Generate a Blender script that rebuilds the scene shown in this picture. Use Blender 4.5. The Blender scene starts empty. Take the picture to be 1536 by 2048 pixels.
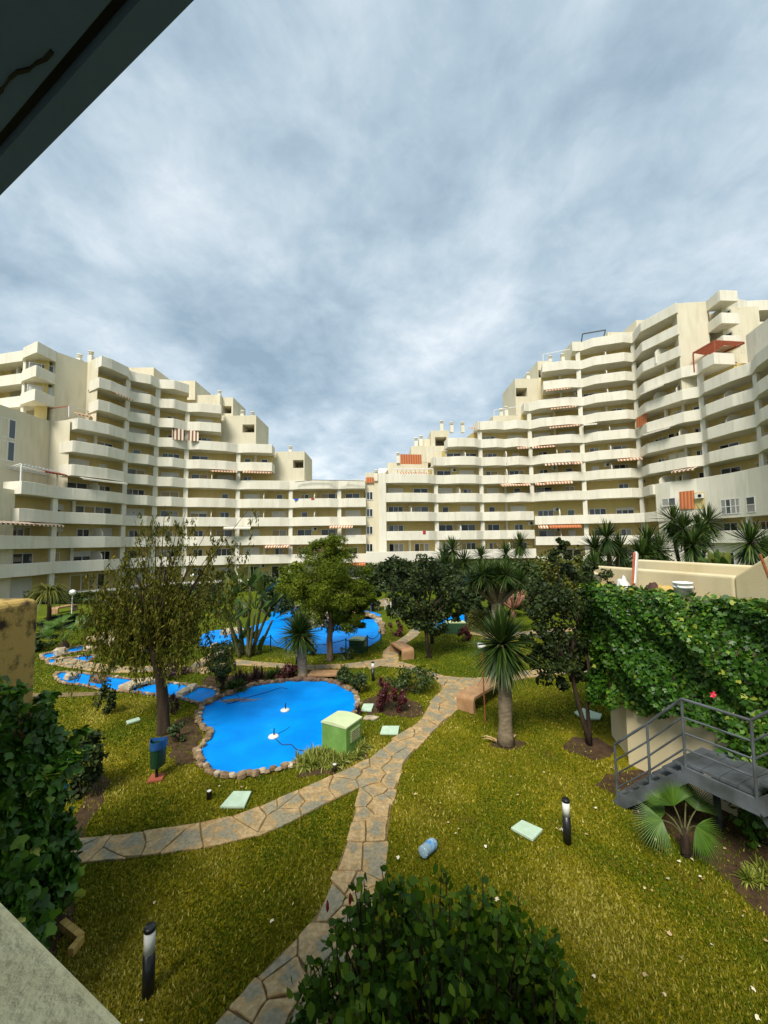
import bpy, bmesh, math, random
import numpy as np
from mathutils import Vector, Matrix

random.seed(7)
RNG = np.random.default_rng(11)
SC = bpy.context.scene
COL = SC.collection

# ------------------------------------------------------------------ camera
H = 4.6
FPX = 800.0
PITCH = math.radians(4.2)
ROLL = 0.012
_R0 = Vector((1, 0, 0))
_F = Vector((0, math.cos(PITCH), math.sin(PITCH)))
_U0 = Vector((0, -math.sin(PITCH), math.cos(PITCH)))
_U = (_U0 * math.cos(ROLL) + _R0 * math.sin(ROLL)).normalized()
_R = (_R0 * math.cos(ROLL) - _U0 * math.sin(ROLL)).normalized()
CAM = Vector((0, 0, H))
cd = bpy.data.cameras.new('camera')
cam = bpy.data.objects.new('camera', cd)
COL.objects.link(cam)
cam.matrix_world = Matrix(((_R.x, _U.x, -_F.x, 0), (_R.y, _U.y, -_F.y, 0), (_R.z, _U.z, -_F.z, H), (0, 0, 0, 1)))
cd.sensor_fit = 'HORIZONTAL'
cd.sensor_width = 36.0
cd.lens = 36.0 * FPX / 1536.0
cd.clip_start = 0.02
cd.clip_end = 2000
SC.camera = cam

# ------------------------------------------------------------------ sky and sun
SUN_DIR = Vector((-0.22, -0.58, 0.78)).normalized()      # towards the sun
w = bpy.data.worlds.new('World')
SC.world = w
w.use_nodes = True
nt = w.node_tree
nt.nodes.clear()
def N(t, **kw):
    n = nt.nodes.new(t)
    for k, v in kw.items():
        setattr(n, k, v)
    return n
def L(a, b):
    nt.links.new(a, b)
out = N('ShaderNodeOutputWorld')
bg = N('ShaderNodeBackground')
bg.inputs['Strength'].default_value = 0.10
sky = N('ShaderNodeTexSky', sky_type='NISHITA', sun_disc=False)
sky.sun_elevation = math.asin(SUN_DIR.z)
sky.sun_rotation = math.atan2(SUN_DIR.x, SUN_DIR.y)
sky.dust_density = 2.0
tc = N('ShaderNodeTexCoord')
sep = N('ShaderNodeSeparateXYZ')
L(tc.outputs['Generated'], sep.inputs[0])
zc = N('ShaderNodeMath', operation='MAXIMUM'); L(sep.outputs['Z'], zc.inputs[0]); zc.inputs[1].default_value = 0.0
za = N('ShaderNodeMath', operation='ADD'); L(zc.outputs[0], za.inputs[0]); za.inputs[1].default_value = 0.30
dx = N('ShaderNodeMath', operation='DIVIDE'); L(sep.outputs['X'], dx.inputs[0]); L(za.outputs[0], dx.inputs[1])
dy = N('ShaderNodeMath', operation='DIVIDE'); L(sep.outputs['Y'], dy.inputs[0]); L(za.outputs[0], dy.inputs[1])
cmb = N('ShaderNodeCombineXYZ'); L(dx.outputs[0], cmb.inputs[0]); L(dy.outputs[0], cmb.inputs[1])
mp = N('ShaderNodeMapping'); L(cmb.outputs[0], mp.inputs[0])
mp.inputs['Rotation'].default_value = (0, 0, math.radians(18))
mp.inputs['Scale'].default_value = (1.0, 1.0, 1)
mp.inputs['Location'].default_value = (0.65, 2.1, 0)
n1 = N('ShaderNodeTexNoise'); L(mp.outputs[0], n1.inputs['Vector'])
n1.inputs['Scale'].default_value = 1.75; n1.inputs['Detail'].default_value = 12; n1.inputs['Roughness'].default_value = 0.56; n1.inputs['Distortion'].default_value = 0.25
n2 = N('ShaderNodeTexNoise'); L(mp.outputs[0], n2.inputs['Vector'])
n2.inputs['Scale'].default_value = 7.5; n2.inputs['Detail'].default_value = 10; n2.inputs['Roughness'].default_value = 0.62; n2.inputs['Distortion'].default_value = 0.3
mx = N('ShaderNodeMix', data_type='FLOAT'); mx.inputs[0].default_value = 0.24
L(n1.outputs[0], mx.inputs[2]); L(n2.outputs[0], mx.inputs[3])
cr = N('ShaderNodeValToRGB')
L(mx.outputs[0], cr.inputs[0])
el = cr.color_ramp.elements
el[0].position = 0.35; el[0].color = (0.88, 1.22, 1.50, 1)
el[1].position = 0.645; el[1].color = (2.55, 2.74, 2.86, 1)
e = cr.color_ramp.elements.new(0.47); e.color = (1.38, 1.74, 2.00, 1)
e = cr.color_ramp.elements.new(0.56); e.color = (1.92, 2.22, 2.42, 1)
mc = N('ShaderNodeMix', data_type='RGBA'); mc.inputs[0].default_value = 0.93
L(sky.outputs[0], mc.inputs[6]); L(cr.outputs[0], mc.inputs[7])
L(mc.outputs[2], bg.inputs['Color'])
L(bg.outputs[0], out.inputs['Surface'])

sd = bpy.data.lights.new('sun', 'SUN')
sd.energy = 1.5
sd.angle = math.radians(22)
sd.color = (1.0, 0.94, 0.84)
sun = bpy.data.objects.new('sun', sd)
COL.objects.link(sun)
sun.rotation_euler = SUN_DIR.to_track_quat('Z', 'Y').to_euler()
SC.view_settings.view_transform = 'Standard'
SC.view_settings.look = 'None'
SC.view_settings.exposure = 1.8
SC.view_settings.gamma = 1.0
SC.view_settings.use_curve_mapping = False
SC.cycles.use_denoising = True
SC.cycles.max_bounces = 6
SC.cycles.transparent_max_bounces = 4

# ------------------------------------------------------------------ pixel helpers
def smooth(t):
    t = min(1.0, max(0.0, t))
    return t * t * (3 - 2 * t)
def terrain(x, y):
    return -2.2 * smooth((y - 29.0) / 20.0)
def ray(px, py):
    return _F * FPX + _R * (px - 768.0) - _U * (py - 1024.0)
def gp(px, py, z=None):
    """the point of the ground that the pixel looks at"""
    d = ray(px, py)
    zz = 0.0 if z is None else z
    for _ in range(12):
        t = (zz - H) / d.z
        p = CAM + d * t
        if z is not None:
            break
        zz = terrain(p.x, p.y)
    return Vector((p.x, p.y, zz))
def at(px, py, Y):
    d = ray(px, py)
    return CAM + d * (Y / d.y)
def proj(P):
    d = Vector(P) - CAM
    k = d.dot(_F)
    return 768 + FPX * d.dot(_R) / k, 1024 - FPX * d.dot(_U) / k
def zy(py, px, Y):
    return at(px, py, Y).z

# ------------------------------------------------------------------ materials
MATS = {}
def nodemat(name):
    m = bpy.data.materials.new(name)
    m.use_nodes = True
    t = m.node_tree
    b = t.nodes['Principled BSDF']
    MATS[name] = m
    return m, t, b
def mat(name, c1, c2=None, rough=0.7, scale=8.0, bump=0.0, bscale=None, spec=0.3, stretch=(1, 1, 1), metal=0.0, coords='pos', lo=0.35, hi=0.65, detail=6):
    if name in MATS:
        return MATS[name]
    m, t, b = nodemat(name)
    b.inputs['Roughness'].default_value = rough
    b.inputs['Metallic'].default_value = metal
    b.inputs['Specular IOR Level'].default_value = spec
    if c2 is None:
        c2 = tuple(min(1, c * 0.8) for c in c1)
    if coords == 'pos':
        g = t.nodes.new('ShaderNodeNewGeometry'); src = g.outputs['Position']
    else:
        g = t.nodes.new('ShaderNodeTexCoord'); src = g.outputs['Object']
    mpn = t.nodes.new('ShaderNodeMapping'); mpn.inputs['Scale'].default_value = stretch
    t.links.new(src, mpn.inputs[0])
    n = t.nodes.new('ShaderNodeTexNoise'); n.inputs['Scale'].default_value = scale; n.inputs['Detail'].default_value = detail
    n.inputs['Roughness'].default_value = 0.6
    t.links.new(mpn.outputs[0], n.inputs['Vector'])
    r = t.nodes.new('ShaderNodeValToRGB')
    r.color_ramp.elements[0].position = lo; r.color_ramp.elements[0].color = (*c1, 1)
    r.color_ramp.elements[1].position = hi; r.color_ramp.elements[1].color = (*c2, 1)
    t.links.new(n.outputs[0], r.inputs[0])
    t.links.new(r.outputs[0], b.inputs['Base Color'])
    if bump:
        n2 = t.nodes.new('ShaderNodeTexNoise'); n2.inputs['Scale'].default_value = bscale or scale * 6; n2.inputs['Detail'].default_value = 5
        t.links.new(src, n2.inputs['Vector'])
        bp = t.nodes.new('ShaderNodeBump'); bp.inputs['Strength'].default_value = bump; bp.inputs['Distance'].default_value = 0.02
        t.links.new(n2.outputs[0], bp.inputs['Height'])
        t.links.new(bp.outputs[0], b.inputs['Normal'])
    return m
def leafmat(name, cols, rough=0.5, spec=0.35, trans=0.25):
    """cols: list of (pos, rgb) run through by the per-leaf attribute 'tint'"""
    m, t, b = nodemat(name)
    a = t.nodes.new('ShaderNodeAttribute'); a.attribute_name = 'tint'
    r = t.nodes.new('ShaderNodeValToRGB')
    els = r.color_ramp.elements
    els[0].position, els[0].color = cols[0][0], (*cols[0][1], 1)
    els[1].position, els[1].color = cols[-1][0], (*cols[-1][1], 1)
    for p, c in cols[1:-1]:
        q = els.new(p); q.color = (*c, 1)
    t.links.new(a.outputs['Fac'], r.inputs[0])
    t.links.new(r.outputs[0], b.inputs['Base Color'])
    b.inputs['Roughness'].default_value = rough
    b.inputs['Specular IOR Level'].default_value = spec
    if trans:
        o = t.nodes['Material Output']
        tr = t.nodes.new('ShaderNodeBsdfTranslucent')
        t.links.new(r.outputs[0], tr.inputs['Color'])
        ms = t.nodes.new('ShaderNodeMixShader'); ms.inputs[0].default_value = trans
        t.links.new(b.outputs[0], ms.inputs[1]); t.links.new(tr.outputs[0], ms.inputs[2])
        t.links.new(ms.outputs[0], o.inputs['Surface'])
    return m

def stucco(name, c1, c2, c3):
    """painted render with faint vertical weather streaks, blotches and fine grain"""
    m, t, b = nodemat(name)
    g = t.nodes.new('ShaderNodeNewGeometry')
    def noise(scale, stretch, detail=5):
        mpn = t.nodes.new('ShaderNodeMapping'); mpn.inputs['Scale'].default_value = stretch
        t.links.new(g.outputs['Position'], mpn.inputs[0])
        n = t.nodes.new('ShaderNodeTexNoise'); n.inputs['Scale'].default_value = scale; n.inputs['Detail'].default_value = detail
        t.links.new(mpn.outputs[0], n.inputs['Vector'])
        return n
    n1 = noise(0.55, (1, 1, 0.6)); n2 = noise(2.2, (1, 1, 0.12)); n3 = noise(40, (1, 1, 1), 3)
    r1 = t.nodes.new('ShaderNodeMapRange'); r1.inputs[1].default_value = 0.35; r1.inputs[2].default_value = 0.7
    t.links.new(n1.outputs[0], r1.inputs[0])
    m1 = t.nodes.new('ShaderNodeMix'); m1.data_type = 'RGBA'
    t.links.new(r1.outputs[0], m1.inputs[0]); m1.inputs[6].default_value = (*c1, 1); m1.inputs[7].default_value = (*c2, 1)
    r2 = t.nodes.new('ShaderNodeMapRange'); r2.inputs[1].default_value = 0.52; r2.inputs[2].default_value = 0.74; r2.inputs[4].default_value = 0.42
    t.links.new(n2.outputs[0], r2.inputs[0])
    m2 = t.nodes.new('ShaderNodeMix'); m2.data_type = 'RGBA'
    t.links.new(r2.outputs[0], m2.inputs[0]); t.links.new(m1.outputs[2], m2.inputs[6]); m2.inputs[7].default_value = (*c3, 1)
    t.links.new(m2.outputs[2], b.inputs['Base Color'])
    bp = t.nodes.new('ShaderNodeBump'); bp.inputs['Strength'].default_value = 0.25; bp.inputs['Distance'].default_value = 0.02
    t.links.new(n3.outputs[0], bp.inputs['Height']); t.links.new(bp.outputs[0], b.inputs['Normal'])
    b.inputs['Roughness'].default_value = 0.85
    b.inputs['Specular IOR Level'].default_value = 0.2
    return m

M_PARA = stucco('parapet_render', (0.68, 0.655, 0.56), (0.62, 0.59, 0.49), (0.43, 0.40, 0.29))
M_WALL_SHADE = stucco('recess_shade_render', (0.60, 0.49, 0.22), (0.54, 0.43, 0.18), (0.44, 0.34, 0.13))  # recess shade and warm bounce put into the colour, yellower than the parapets
M_BLOCK = stucco('gable_render', (0.62, 0.575, 0.44), (0.56, 0.515, 0.38), (0.40, 0.36, 0.22))
M_OWN = stucco('terrace_render', (0.62, 0.54, 0.35), (0.55, 0.46, 0.27), (0.42, 0.33, 0.17))
M_WHITE = mat('white_frame', (0.72, 0.72, 0.70), rough=0.4)
M_SHUT = mat('shutter', (0.62, 0.62, 0.58), (0.56, 0.56, 0.52), rough=0.5, scale=30, stretch=(0.1, 0.1, 6))
M_METAL = mat('dark_metal', (0.055, 0.065, 0.07), (0.035, 0.04, 0.045), rough=0.45, scale=5, spec=0.5)
M_STAIR = mat('stair_metal', (0.10, 0.115, 0.125), (0.05, 0.055, 0.055), rough=0.5, scale=3, spec=0.5, bump=0.1)
M_BLACK = mat('black_plastic', (0.012, 0.013, 0.014), rough=0.35, spec=0.4)
M_RED = mat('terracotta', (0.36, 0.10, 0.05), (0.25, 0.06, 0.03), rough=0.8, scale=6)
M_WOODP = mat('painted_wood', (0.30, 0.10, 0.035), (0.20, 0.06, 0.02), rough=0.55, scale=3, stretch=(1, 1, 8))
M_BENCH = mat('bench_concrete', (0.37, 0.225, 0.115), (0.28, 0.15, 0.065), rough=0.6, scale=5, bump=0.1)
M_COVER = mat('cover_fibre', (0.46, 0.58, 0.44), (0.38, 0.50, 0.36), rough=0.6, scale=6)
M_CAB = mat('cabinet_green', (0.17, 0.32, 0.075), (0.11, 0.23, 0.05), rough=0.6, scale=2.5, bump=0.05)
M_CABTOP = mat('cabinet_lid', (0.52, 0.58, 0.34), (0.44, 0.52, 0.28), rough=0.7, scale=4)
M_CABD = mat('cabinet_dark', (0.025, 0.07, 0.03), rough=0.6, scale=4)
M_BARK = mat('bark', (0.055, 0.035, 0.02), (0.02, 0.012, 0.007), rough=0.9, scale=9, stretch=(1, 1, 0.2), bump=0.8, bscale=30)
M_BARKL = mat('bark_pale', (0.24, 0.19, 0.12), (0.12, 0.09, 0.055), rough=0.9, scale=7, stretch=(1, 1, 2.5), bump=0.6, bscale=25)
M_BARKP = mat('bark_pine', (0.17, 0.12, 0.08), (0.07, 0.05, 0.03), rough=0.9, scale=8, stretch=(1, 1, 0.4), bump=0.6, bscale=25)
M_STEM = mat('green_stem', (0.10, 0.10, 0.035), (0.055, 0.05, 0.02), rough=0.7, scale=6)
M_ROCK = mat('edging_rock', (0.33, 0.235, 0.13), (0.11, 0.068, 0.035), rough=0.9, scale=5, bump=0.6, bscale=30)
M_ROCKW = mat('pale_rock', (0.50, 0.42, 0.30), (0.24, 0.19, 0.12), rough=0.9, scale=6, bump=0.6, bscale=30)
M_SOIL = mat('soil', (0.075, 0.042, 0.018), (0.035, 0.019, 0.008), rough=0.95, scale=6, bump=0.8, bscale=40)
M_DEAD = mat('dead_leaf', (0.42, 0.30, 0.14), (0.30, 0.17, 0.06), rough=0.8, scale=2)

def glassmat(name, c, rough=0.06):
    m, t, b = nodemat(name)
    b.inputs['Base Color'].default_value = (*c, 1)
    b.inputs['Roughness'].default_value = rough
    b.inputs['Specular IOR Level'].default_value = 0.6
    return m
M_GLASS = [glassmat('pane_dark', (0.012, 0.015, 0.018)), glassmat('pane_grey', (0.06, 0.075, 0.08)), glassmat('pane_curtain', (0.26, 0.26, 0.24), 0.2), glassmat('pane_amber', (0.28, 0.2, 0.05), 0.25)]

def stripemat(name, ca, cb, freq, axis=0):
    m, t, b = nodemat(name)
    g = t.nodes.new('ShaderNodeTexCoord')
    s = t.nodes.new('ShaderNodeSeparateXYZ'); t.links.new(g.outputs['Object'], s.inputs[0])
    mu = t.nodes.new('ShaderNodeMath'); mu.operation = 'MULTIPLY'; mu.inputs[1].default_value = freq
    t.links.new(s.outputs[axis], mu.inputs[0])
    fr = t.nodes.new('ShaderNodeMath'); fr.operation = 'FRACT'; t.links.new(mu.outputs[0], fr.inputs[0])
    gt = t.nodes.new('ShaderNodeMath'); gt.operation = 'GREATER_THAN'; gt.inputs[1].default_value = 0.5; t.links.new(fr.outputs[0], gt.inputs[0])
    mm = t.nodes.new('ShaderNodeMix'); mm.data_type = 'RGBA'; t.links.new(gt.outputs[0], mm.inputs[0])
    mm.inputs[6].default_value = (*ca, 1); mm.inputs[7].default_value = (*cb, 1)
    t.links.new(mm.outputs[2], b.inputs['Base Color'])
    b.inputs['Roughness'].default_value = 0.85
    return m
M_AWN = stripemat('awning_stripe', (0.36, 0.12, 0.05), (0.66, 0.56, 0.42), 2.4)
M_AWNO = stripemat('awning_orange', (0.52, 0.17, 0.05), (0.30, 0.09, 0.04), 2.6)
M_AWNB = stripemat('awning_brown', (0.17, 0.06, 0.035), (0.62, 0.55, 0.42), 2.1)
M_AWNW = mat('awning_cream', (0.68, 0.64, 0.54), rough=0.85)

# foliage
G = lambda r, g, b: (r, g, b)
M_WILLOW = leafmat('willow_leaf', [(0, G(0.024, 0.034, 0.004)), (0.45, G(0.080, 0.085, 0.007)), (0.8, G(0.18, 0.16, 0.02)), (1, G(0.32, 0.25, 0.06))], rough=0.65, spec=0.12, trans=0.3)
M_PINE = leafmat('pine_needle', [(0, G(0.040, 0.062, 0.005)), (0.6, G(0.095, 0.135, 0.008)), (1, G(0.21, 0.22, 0.02))], rough=0.65, spec=0.1, trans=0.25)
M_DARKLEAF = leafmat('dark_leaf', [(0, G(0.012, 0.022, 0.006)), (0.6, G(0.028, 0.046, 0.010)), (1, G(0.07, 0.09, 0.02))], rough=0.5, spec=0.2)
M_MIDLEAF = leafmat('mid_leaf', [(0, G(0.018, 0.038, 0.007)), (0.6, G(0.045, 0.075, 0.012)), (1, G(0.10, 0.13, 0.02))])
M_LIGHTLEAF = leafmat('light_leaf', [(0, G(0.05, 0.065, 0.008)), (0.6, G(0.13, 0.14, 0.016)), (1, G(0.26, 0.23, 0.04))])
M_IVY = leafmat('ivy_leaf', [(0, G(0.014, 0.048, 0.004)), (0.6, G(0.045, 0.130, 0.009)), (0.9, G(0.13, 0.24, 0.02)), (1, G(0.28, 0.32, 0.04))], rough=0.42, spec=0.35)
M_HIB = leafmat('hibiscus_leaf', [(0, G(0.016, 0.045, 0.003)), (0.6, G(0.050, 0.115, 0.006)), (1, G(0.17, 0.24, 0.014))], rough=0.5, spec=0.14, trans=0.3)
M_YUCCA = leafmat('yucca_blade', [(0, G(0.012, 0.030, 0.005)), (0.6, G(0.036, 0.072, 0.010)), (1, G(0.15, 0.18, 0.045))], rough=0.4, spec=0.3, trans=0.1)
M_REDLEAF = leafmat('red_leaf', [(0, G(0.03, 0.008, 0.008)), (0.6, G(0.10, 0.018, 0.02)), (1, G(0.16, 0.06, 0.03))])
M_PURPLE = leafmat('purple_leaf', [(0, G(0.018, 0.010, 0.010)), (0.6, G(0.06, 0.028, 0.026)), (1, G(0.15, 0.10, 0.07))])
M_SPIDER = leafmat('spider_blade', [(0, G(0.08, 0.12, 0.01)), (0.6, G(0.24, 0.27, 0.035)), (1, G(0.55, 0.54, 0.20))])
M_BANANA = leafmat('paddle_leaf', [(0, G(0.022, 0.05, 0.008)), (0.6, G(0.05, 0.10, 0.014)), (1, G(0.20, 0.22, 0.05))], rough=0.35, spec=0.5)
M_GRASS = leafmat('grass_blade', [(0, G(0.060, 0.105, 0.003)), (0.42, G(0.132, 0.140, 0.004)), (0.75, G(0.245, 0.205, 0.010)), (1, G(0.46, 0.40, 0.09))], rough=0.6, spec=0.15, trans=0.2)
M_FANP = leafmat('fan_leaf', [(0, G(0.03, 0.07, 0.006)), (0.6, G(0.07, 0.15, 0.015)), (1, G(0.15, 0.24, 0.04))], rough=0.4)

# ------------------------------------------------------------------ object helpers
def link(o, parent=None):
    COL.objects.link(o)
    if parent is not None:
        o.parent = parent
    return o
def tag(o, label=None, cat=None, group=None, kind=None):
    if label: o['label'] = label
    if cat: o['category'] = cat
    if group: o['group'] = group
    if kind: o['kind'] = kind
    return o
def thing(name, label, cat, loc=(0, 0, 0), rz=0.0, group=None):
    o = bpy.data.objects.new(name, None)
    o.location = loc
    o.rotation_euler = (0, 0, rz)
    o.empty_display_size = 0.2
    link(o)
    return tag(o, label, cat, group)
def meshobj(name, me, m, parent=None, loc=None, rz=None):
    o = bpy.data.objects.new(name, me)
    if m is not None and not me.materials:
        me.materials.append(m)
    link(o, parent)
    if loc is not None: o.location = loc
    if rz is not None: o.rotation_euler = (0, 0, rz)
    return o
def copy_tree(o, parent=None):
    c = o.copy()
    COL.objects.link(c)
    c.parent = parent
    for ch in list(o.children):
        copy_tree(ch, c)
    return c
def npmesh(name, V, F, tint=None, smooth_=False):
    """V (n,3), F (m,k) arrays; tint per vertex"""
    V = np.asarray(V, dtype=np.float32); F = np.asarray(F, dtype=np.int32)
    me = bpy.data.meshes.new(name)
    me.vertices.add(len(V)); me.vertices.foreach_set('co', V.ravel())
    k = F.shape[1]
    me.loops.add(F.size); me.loops.foreach_set('vertex_index', F.ravel())
    me.polygons.add(len(F)); me.polygons.foreach_set('loop_start', np.arange(0, F.size, k, dtype=np.int32))
    if smooth_:
        me.polygons.foreach_set('use_smooth', np.ones(len(F), dtype=bool))
    if tint is not None:
        a = me.attributes.new('tint', 'FLOAT', 'POINT')
        a.data.foreach_set('value', np.asarray(tint, dtype=np.float32))
    me.update()
    return me

class MB:
    def __init__(s):
        s.v = []; s.f = []
    def quad(s, a, b, c, d):
        i = len(s.v); s.v += [tuple(a), tuple(b), tuple(c), tuple(d)]; s.f.append((i, i + 1, i + 2, i + 3))
    def box(s, c, size, rz=0.0, rx=0.0):
        i = len(s.v)
        m = Matrix.Rotation(rz, 3, 'Z') @ Matrix.Rotation(rx, 3, 'X')
        for sx, sy, sz in ((-1, -1, -1), (1, -1, -1), (1, 1, -1), (-1, 1, -1), (-1, -1, 1), (1, -1, 1), (1, 1, 1), (-1, 1, 1)):
            p = m @ Vector((sx * size[0] / 2, sy * size[1] / 2, sz * size[2] / 2))
            s.v.append((p.x + c[0], p.y + c[1], p.z + c[2]))
        s.f += [tuple(i + k for k in q) for q in ((3, 2, 1, 0), (4, 5, 6, 7), (0, 1, 5, 4), (1, 2, 6, 5), (2, 3, 7, 6), (3, 0, 4, 7))]
        return s
    def bar(s, a, b, w_, h_=None):
        """rectangular bar from a to b"""
        a = Vector(a); b = Vector(b); h_ = h_ or w_
        t = (b - a).normalized()
        up = Vector((0, 0, 1)) if abs(t.z) < 0.95 else Vector((0, 1, 0))
        sx = t.cross(up).normalized(); sz = sx.cross(t)
        i = len(s.v)
        for p in (a, b):
            for u, v in ((-1, -1), (1, -1), (1, 1), (-1, 1)):
                s.v.append(tuple(p + sx * (u * w_ / 2) + sz * (v * h_ / 2)))
        s.f += [tuple(i + k for k in q) for q in ((0, 1, 2, 3), (7, 6, 5, 4), (0, 4, 5, 1), (1, 5, 6, 2), (2, 6, 7, 3), (3, 7, 4, 0))]
        return s
    def tube(s, pts, radii, n=7, cap=True):
        pts = [Vector(p) for p in pts]
        if not hasattr(radii, '__len__'):
            radii = [radii] * len(pts)
        i0 = len(s.v)
        ref = Vector((0.3, 0.9, 0.2)).normalized()
        for k, p in enumerate(pts):
            t = (pts[min(k + 1, len(pts) - 1)] - pts[max(k - 1, 0)])
            t = t.normalized() if t.length > 1e-9 else Vector((0, 0, 1))
            a = t.cross(ref)
            if a.length < 0.05:
                a = t.cross(Vector((1, 0, 0)))
            a.normalize(); b = t.cross(a)
            for j in range(n):
                an = 2 * math.pi * j / n
                s.v.append(tuple(p + (a * math.cos(an) + b * math.sin(an)) * radii[k]))
        for k in range(len(pts) - 1):
            for j in range(n):
                j2 = (j + 1) % n
                s.f.append((i0 + k * n + j, i0 + k * n + j2, i0 + (k + 1) * n + j2, i0 + (k + 1) * n + j))
        if cap:
            s.f.append(tuple(i0 + j for j in range(n))[::-1])
            s.f.append(tuple(i0 + (len(pts) - 1) * n + j for j in range(n)))
        return s
    def prism(s, poly, z0, z1):
        n = len(poly); i = len(s.v)
        zz0 = z0 if hasattr(z0, '__len__') else [z0] * n
        zz1 = z1 if hasattr(z1, '__len__') else [z1] * n
        area = sum(poly[k][0] * poly[(k + 1) % n][1] - poly[(k + 1) % n][0] * poly[k][1] for k in range(n))
        idx = range(n)
        s.v += [(poly[k][0], poly[k][1], zz0[k]) for k in idx] + [(poly[k][0], poly[k][1], zz1[k]) for k in idx]
        bot = tuple(i + k for k in idx); top = tuple(i + n + k for k in idx)
        if area > 0:
            s.f += [bot[::-1], top] + [(i + k, i + (k + 1) % n, i + n + (k + 1) % n, i + n + k) for k in idx]
        else:
            s.f += [bot, top[::-1]] + [(i + (k + 1) % n, i + k, i + n + k, i + n + (k + 1) % n) for k in idx]
        return s
    def lathe(s, prof, n=16, c=(0, 0, 0), sx=1.0, sy=1.0, cap=True):
        i = len(s.v)
        for r, z in prof:
            for j in range(n):
                a = 2 * math.pi * j / n
                s.v.append((c[0] + r * sx * math.cos(a), c[1] + r * sy * math.sin(a), c[2] + z))
        for k in range(len(prof) - 1):
            for j in range(n):
                j2 = (j + 1) % n
                s.f.append((i + k * n + j, i + k * n + j2, i + (k + 1) * n + j2, i + (k + 1) * n + j))
        if cap:
            s.f.append(tuple(i + j for j in range(n))[::-1]); s.f.append(tuple(i + (len(prof) - 1) * n + j for j in range(n)))
        return s
    def sheet(s, pts):
        i = len(s.v); s.v += [tuple(p) for p in pts]; s.f.append(tuple(range(i, i + len(pts))))
        return s
    def mesh(s, name, smooth_=False):
        me = bpy.data.meshes.new(name)
        me.from_pydata(s.v, [], s.f)
        if smooth_:
            for p in me.polygons: p.use_smooth = True
        me.update()
        return me
    def build(s, name, m, parent=None, smooth_=False):
        return meshobj(name, s.mesh(name, smooth_), m, parent)

def bevel(o, wd=0.01, seg=2):
    b = o.modifiers.new('bevel', 'BEVEL'); b.width = wd; b.segments = seg; b.limit_method = 'ANGLE'; b.angle_limit = math.radians(40)
    return o
def inpoly(P, poly):
    """P (n,2) array, poly list of (x,y) -> bool mask"""
    x, y = P[:, 0], P[:, 1]
    m = np.zeros(len(P), bool)
    n = len(poly)
    for i in range(n):
        x1, y1 = poly[i][0], poly[i][1]; x2, y2 = poly[(i + 1) % n][0], poly[(i + 1) % n][1]
        c = ((y1 > y) != (y2 > y))
        with np.errstate(divide='ignore', invalid='ignore'):
            xi = (x2 - x1) * (y - y1) / (y2 - y1 + 1e-12) + x1
        m ^= c & (x < xi)
    return m

# ------------------------------------------------------------------ apartment buildings
class Facade:
    def __init__(s, ctrl, verts):
        s.cp = [c[0] for c in ctrl]; s.cy = [c[1] for c in ctrl]
        s.verts = verts
        s.vp = [v[0] for v in verts]; s.vo = [v[1] for v in verts]
    def base(s, px):
        Y = float(np.interp(px, s.cp, s.cy))
        return Vector(((px - 768.0) / FPX * Y, Y))
    def nrm(s, px):
        a = s.base(max(s.cp[0], px - 22)); b = s.base(min(s.cp[-1], px + 22))
        t = (b - a).normalized()
        n = Vector((-t.y, t.x))
        c = Vector((0, 25)) - s.base(px)
        return n if n.dot(c) > 0 else -n
    def off(s, px):
        return float(np.interp(px, s.vp, s.vo))
    def p(s, px, o=0.0):
        q = s.base(px) + s.nrm(px) * o
        return q
    def outer_px(s, a, b):
        xs = [a] + [v for v in s.vp if a + 2 < v < b - 2] + [b]
        res = []
        for i, x in enumerate(xs):
            if 0 < i < len(xs) - 1:
                dl = min(2.2, 0.15 * (x - xs[i - 1])); dr = min(2.2, 0.15 * (xs[i + 1] - x))
                q0, q1 = x - dl, x + dr
                o0, o1, oc = s.off(q0), s.off(q1), s.off(x)
                res += [(q0, o0), (x, 0.25 * o0 + 0.5 * oc + 0.25 * o1), (q1, o1)]
            else:
                res.append((x, s.off(x)))
        return res

BACK = -1.75
DEEP = -10.0
def band(f, parent, a, b, ztop, h=1.36, flat=None, name='balcony_parapet', m=None, back=None):
    """slab and parapet in one wavy strip"""
    pts = f.outer_px(a, b) if flat is None else [(x, flat) for x in np.linspace(a, b, max(3, int((b - a) / 25)))]
    mb = MB()
    bk = (BACK - 0.35) if back is None else back
    prof = lambda o: ((o, ztop - h), (o, ztop - 0.03), (o - 0.03, ztop), (o - 0.15, ztop), (o - 0.16, ztop - 1.05), (bk, ztop - 1.05), (bk, ztop - h + 0.02))
    rows = []
    for x, o in pts:
        n = f.nrm(x); c = f.base(x)
        rows.append([(c.x + n.x * q, c.y + n.y * q, z) for q, z in prof(o)])
    k = len(rows[0])
    for r in rows: mb.v += r
    for i in range(len(rows) - 1):
        for j in range(k):
            j2 = (j + 1) % k
            mb.f.append((i * k + j, i * k + j2, (i + 1) * k + j2, (i + 1) * k + j))
    # end returns
    for x, o, s in ((pts[0][0], pts[0][1], 1), (pts[-1][0], pts[-1][1], -1)):
        n = f.nrm(x); c = f.base(x); t = Vector((n.y, -n.x))
        if t.x * 1.0 < 0: t = -t
        if (f.base(min(f.cp[-1], x + 5)) - f.base(max(f.cp[0], x - 5))).dot(t) < 0: t = -t
        e = t * s
        A = c + n * (o + 0.003) - e * 0.004; B = c + n * (bk + 0.3) - e * 0.004
        mb.prism([A, B, B + e * 0.16, A + e * 0.16], ztop - h - 0.003, ztop + 0.003)
    o_ = mb.build(name, m or M_PARA, parent)
    return o_
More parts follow.
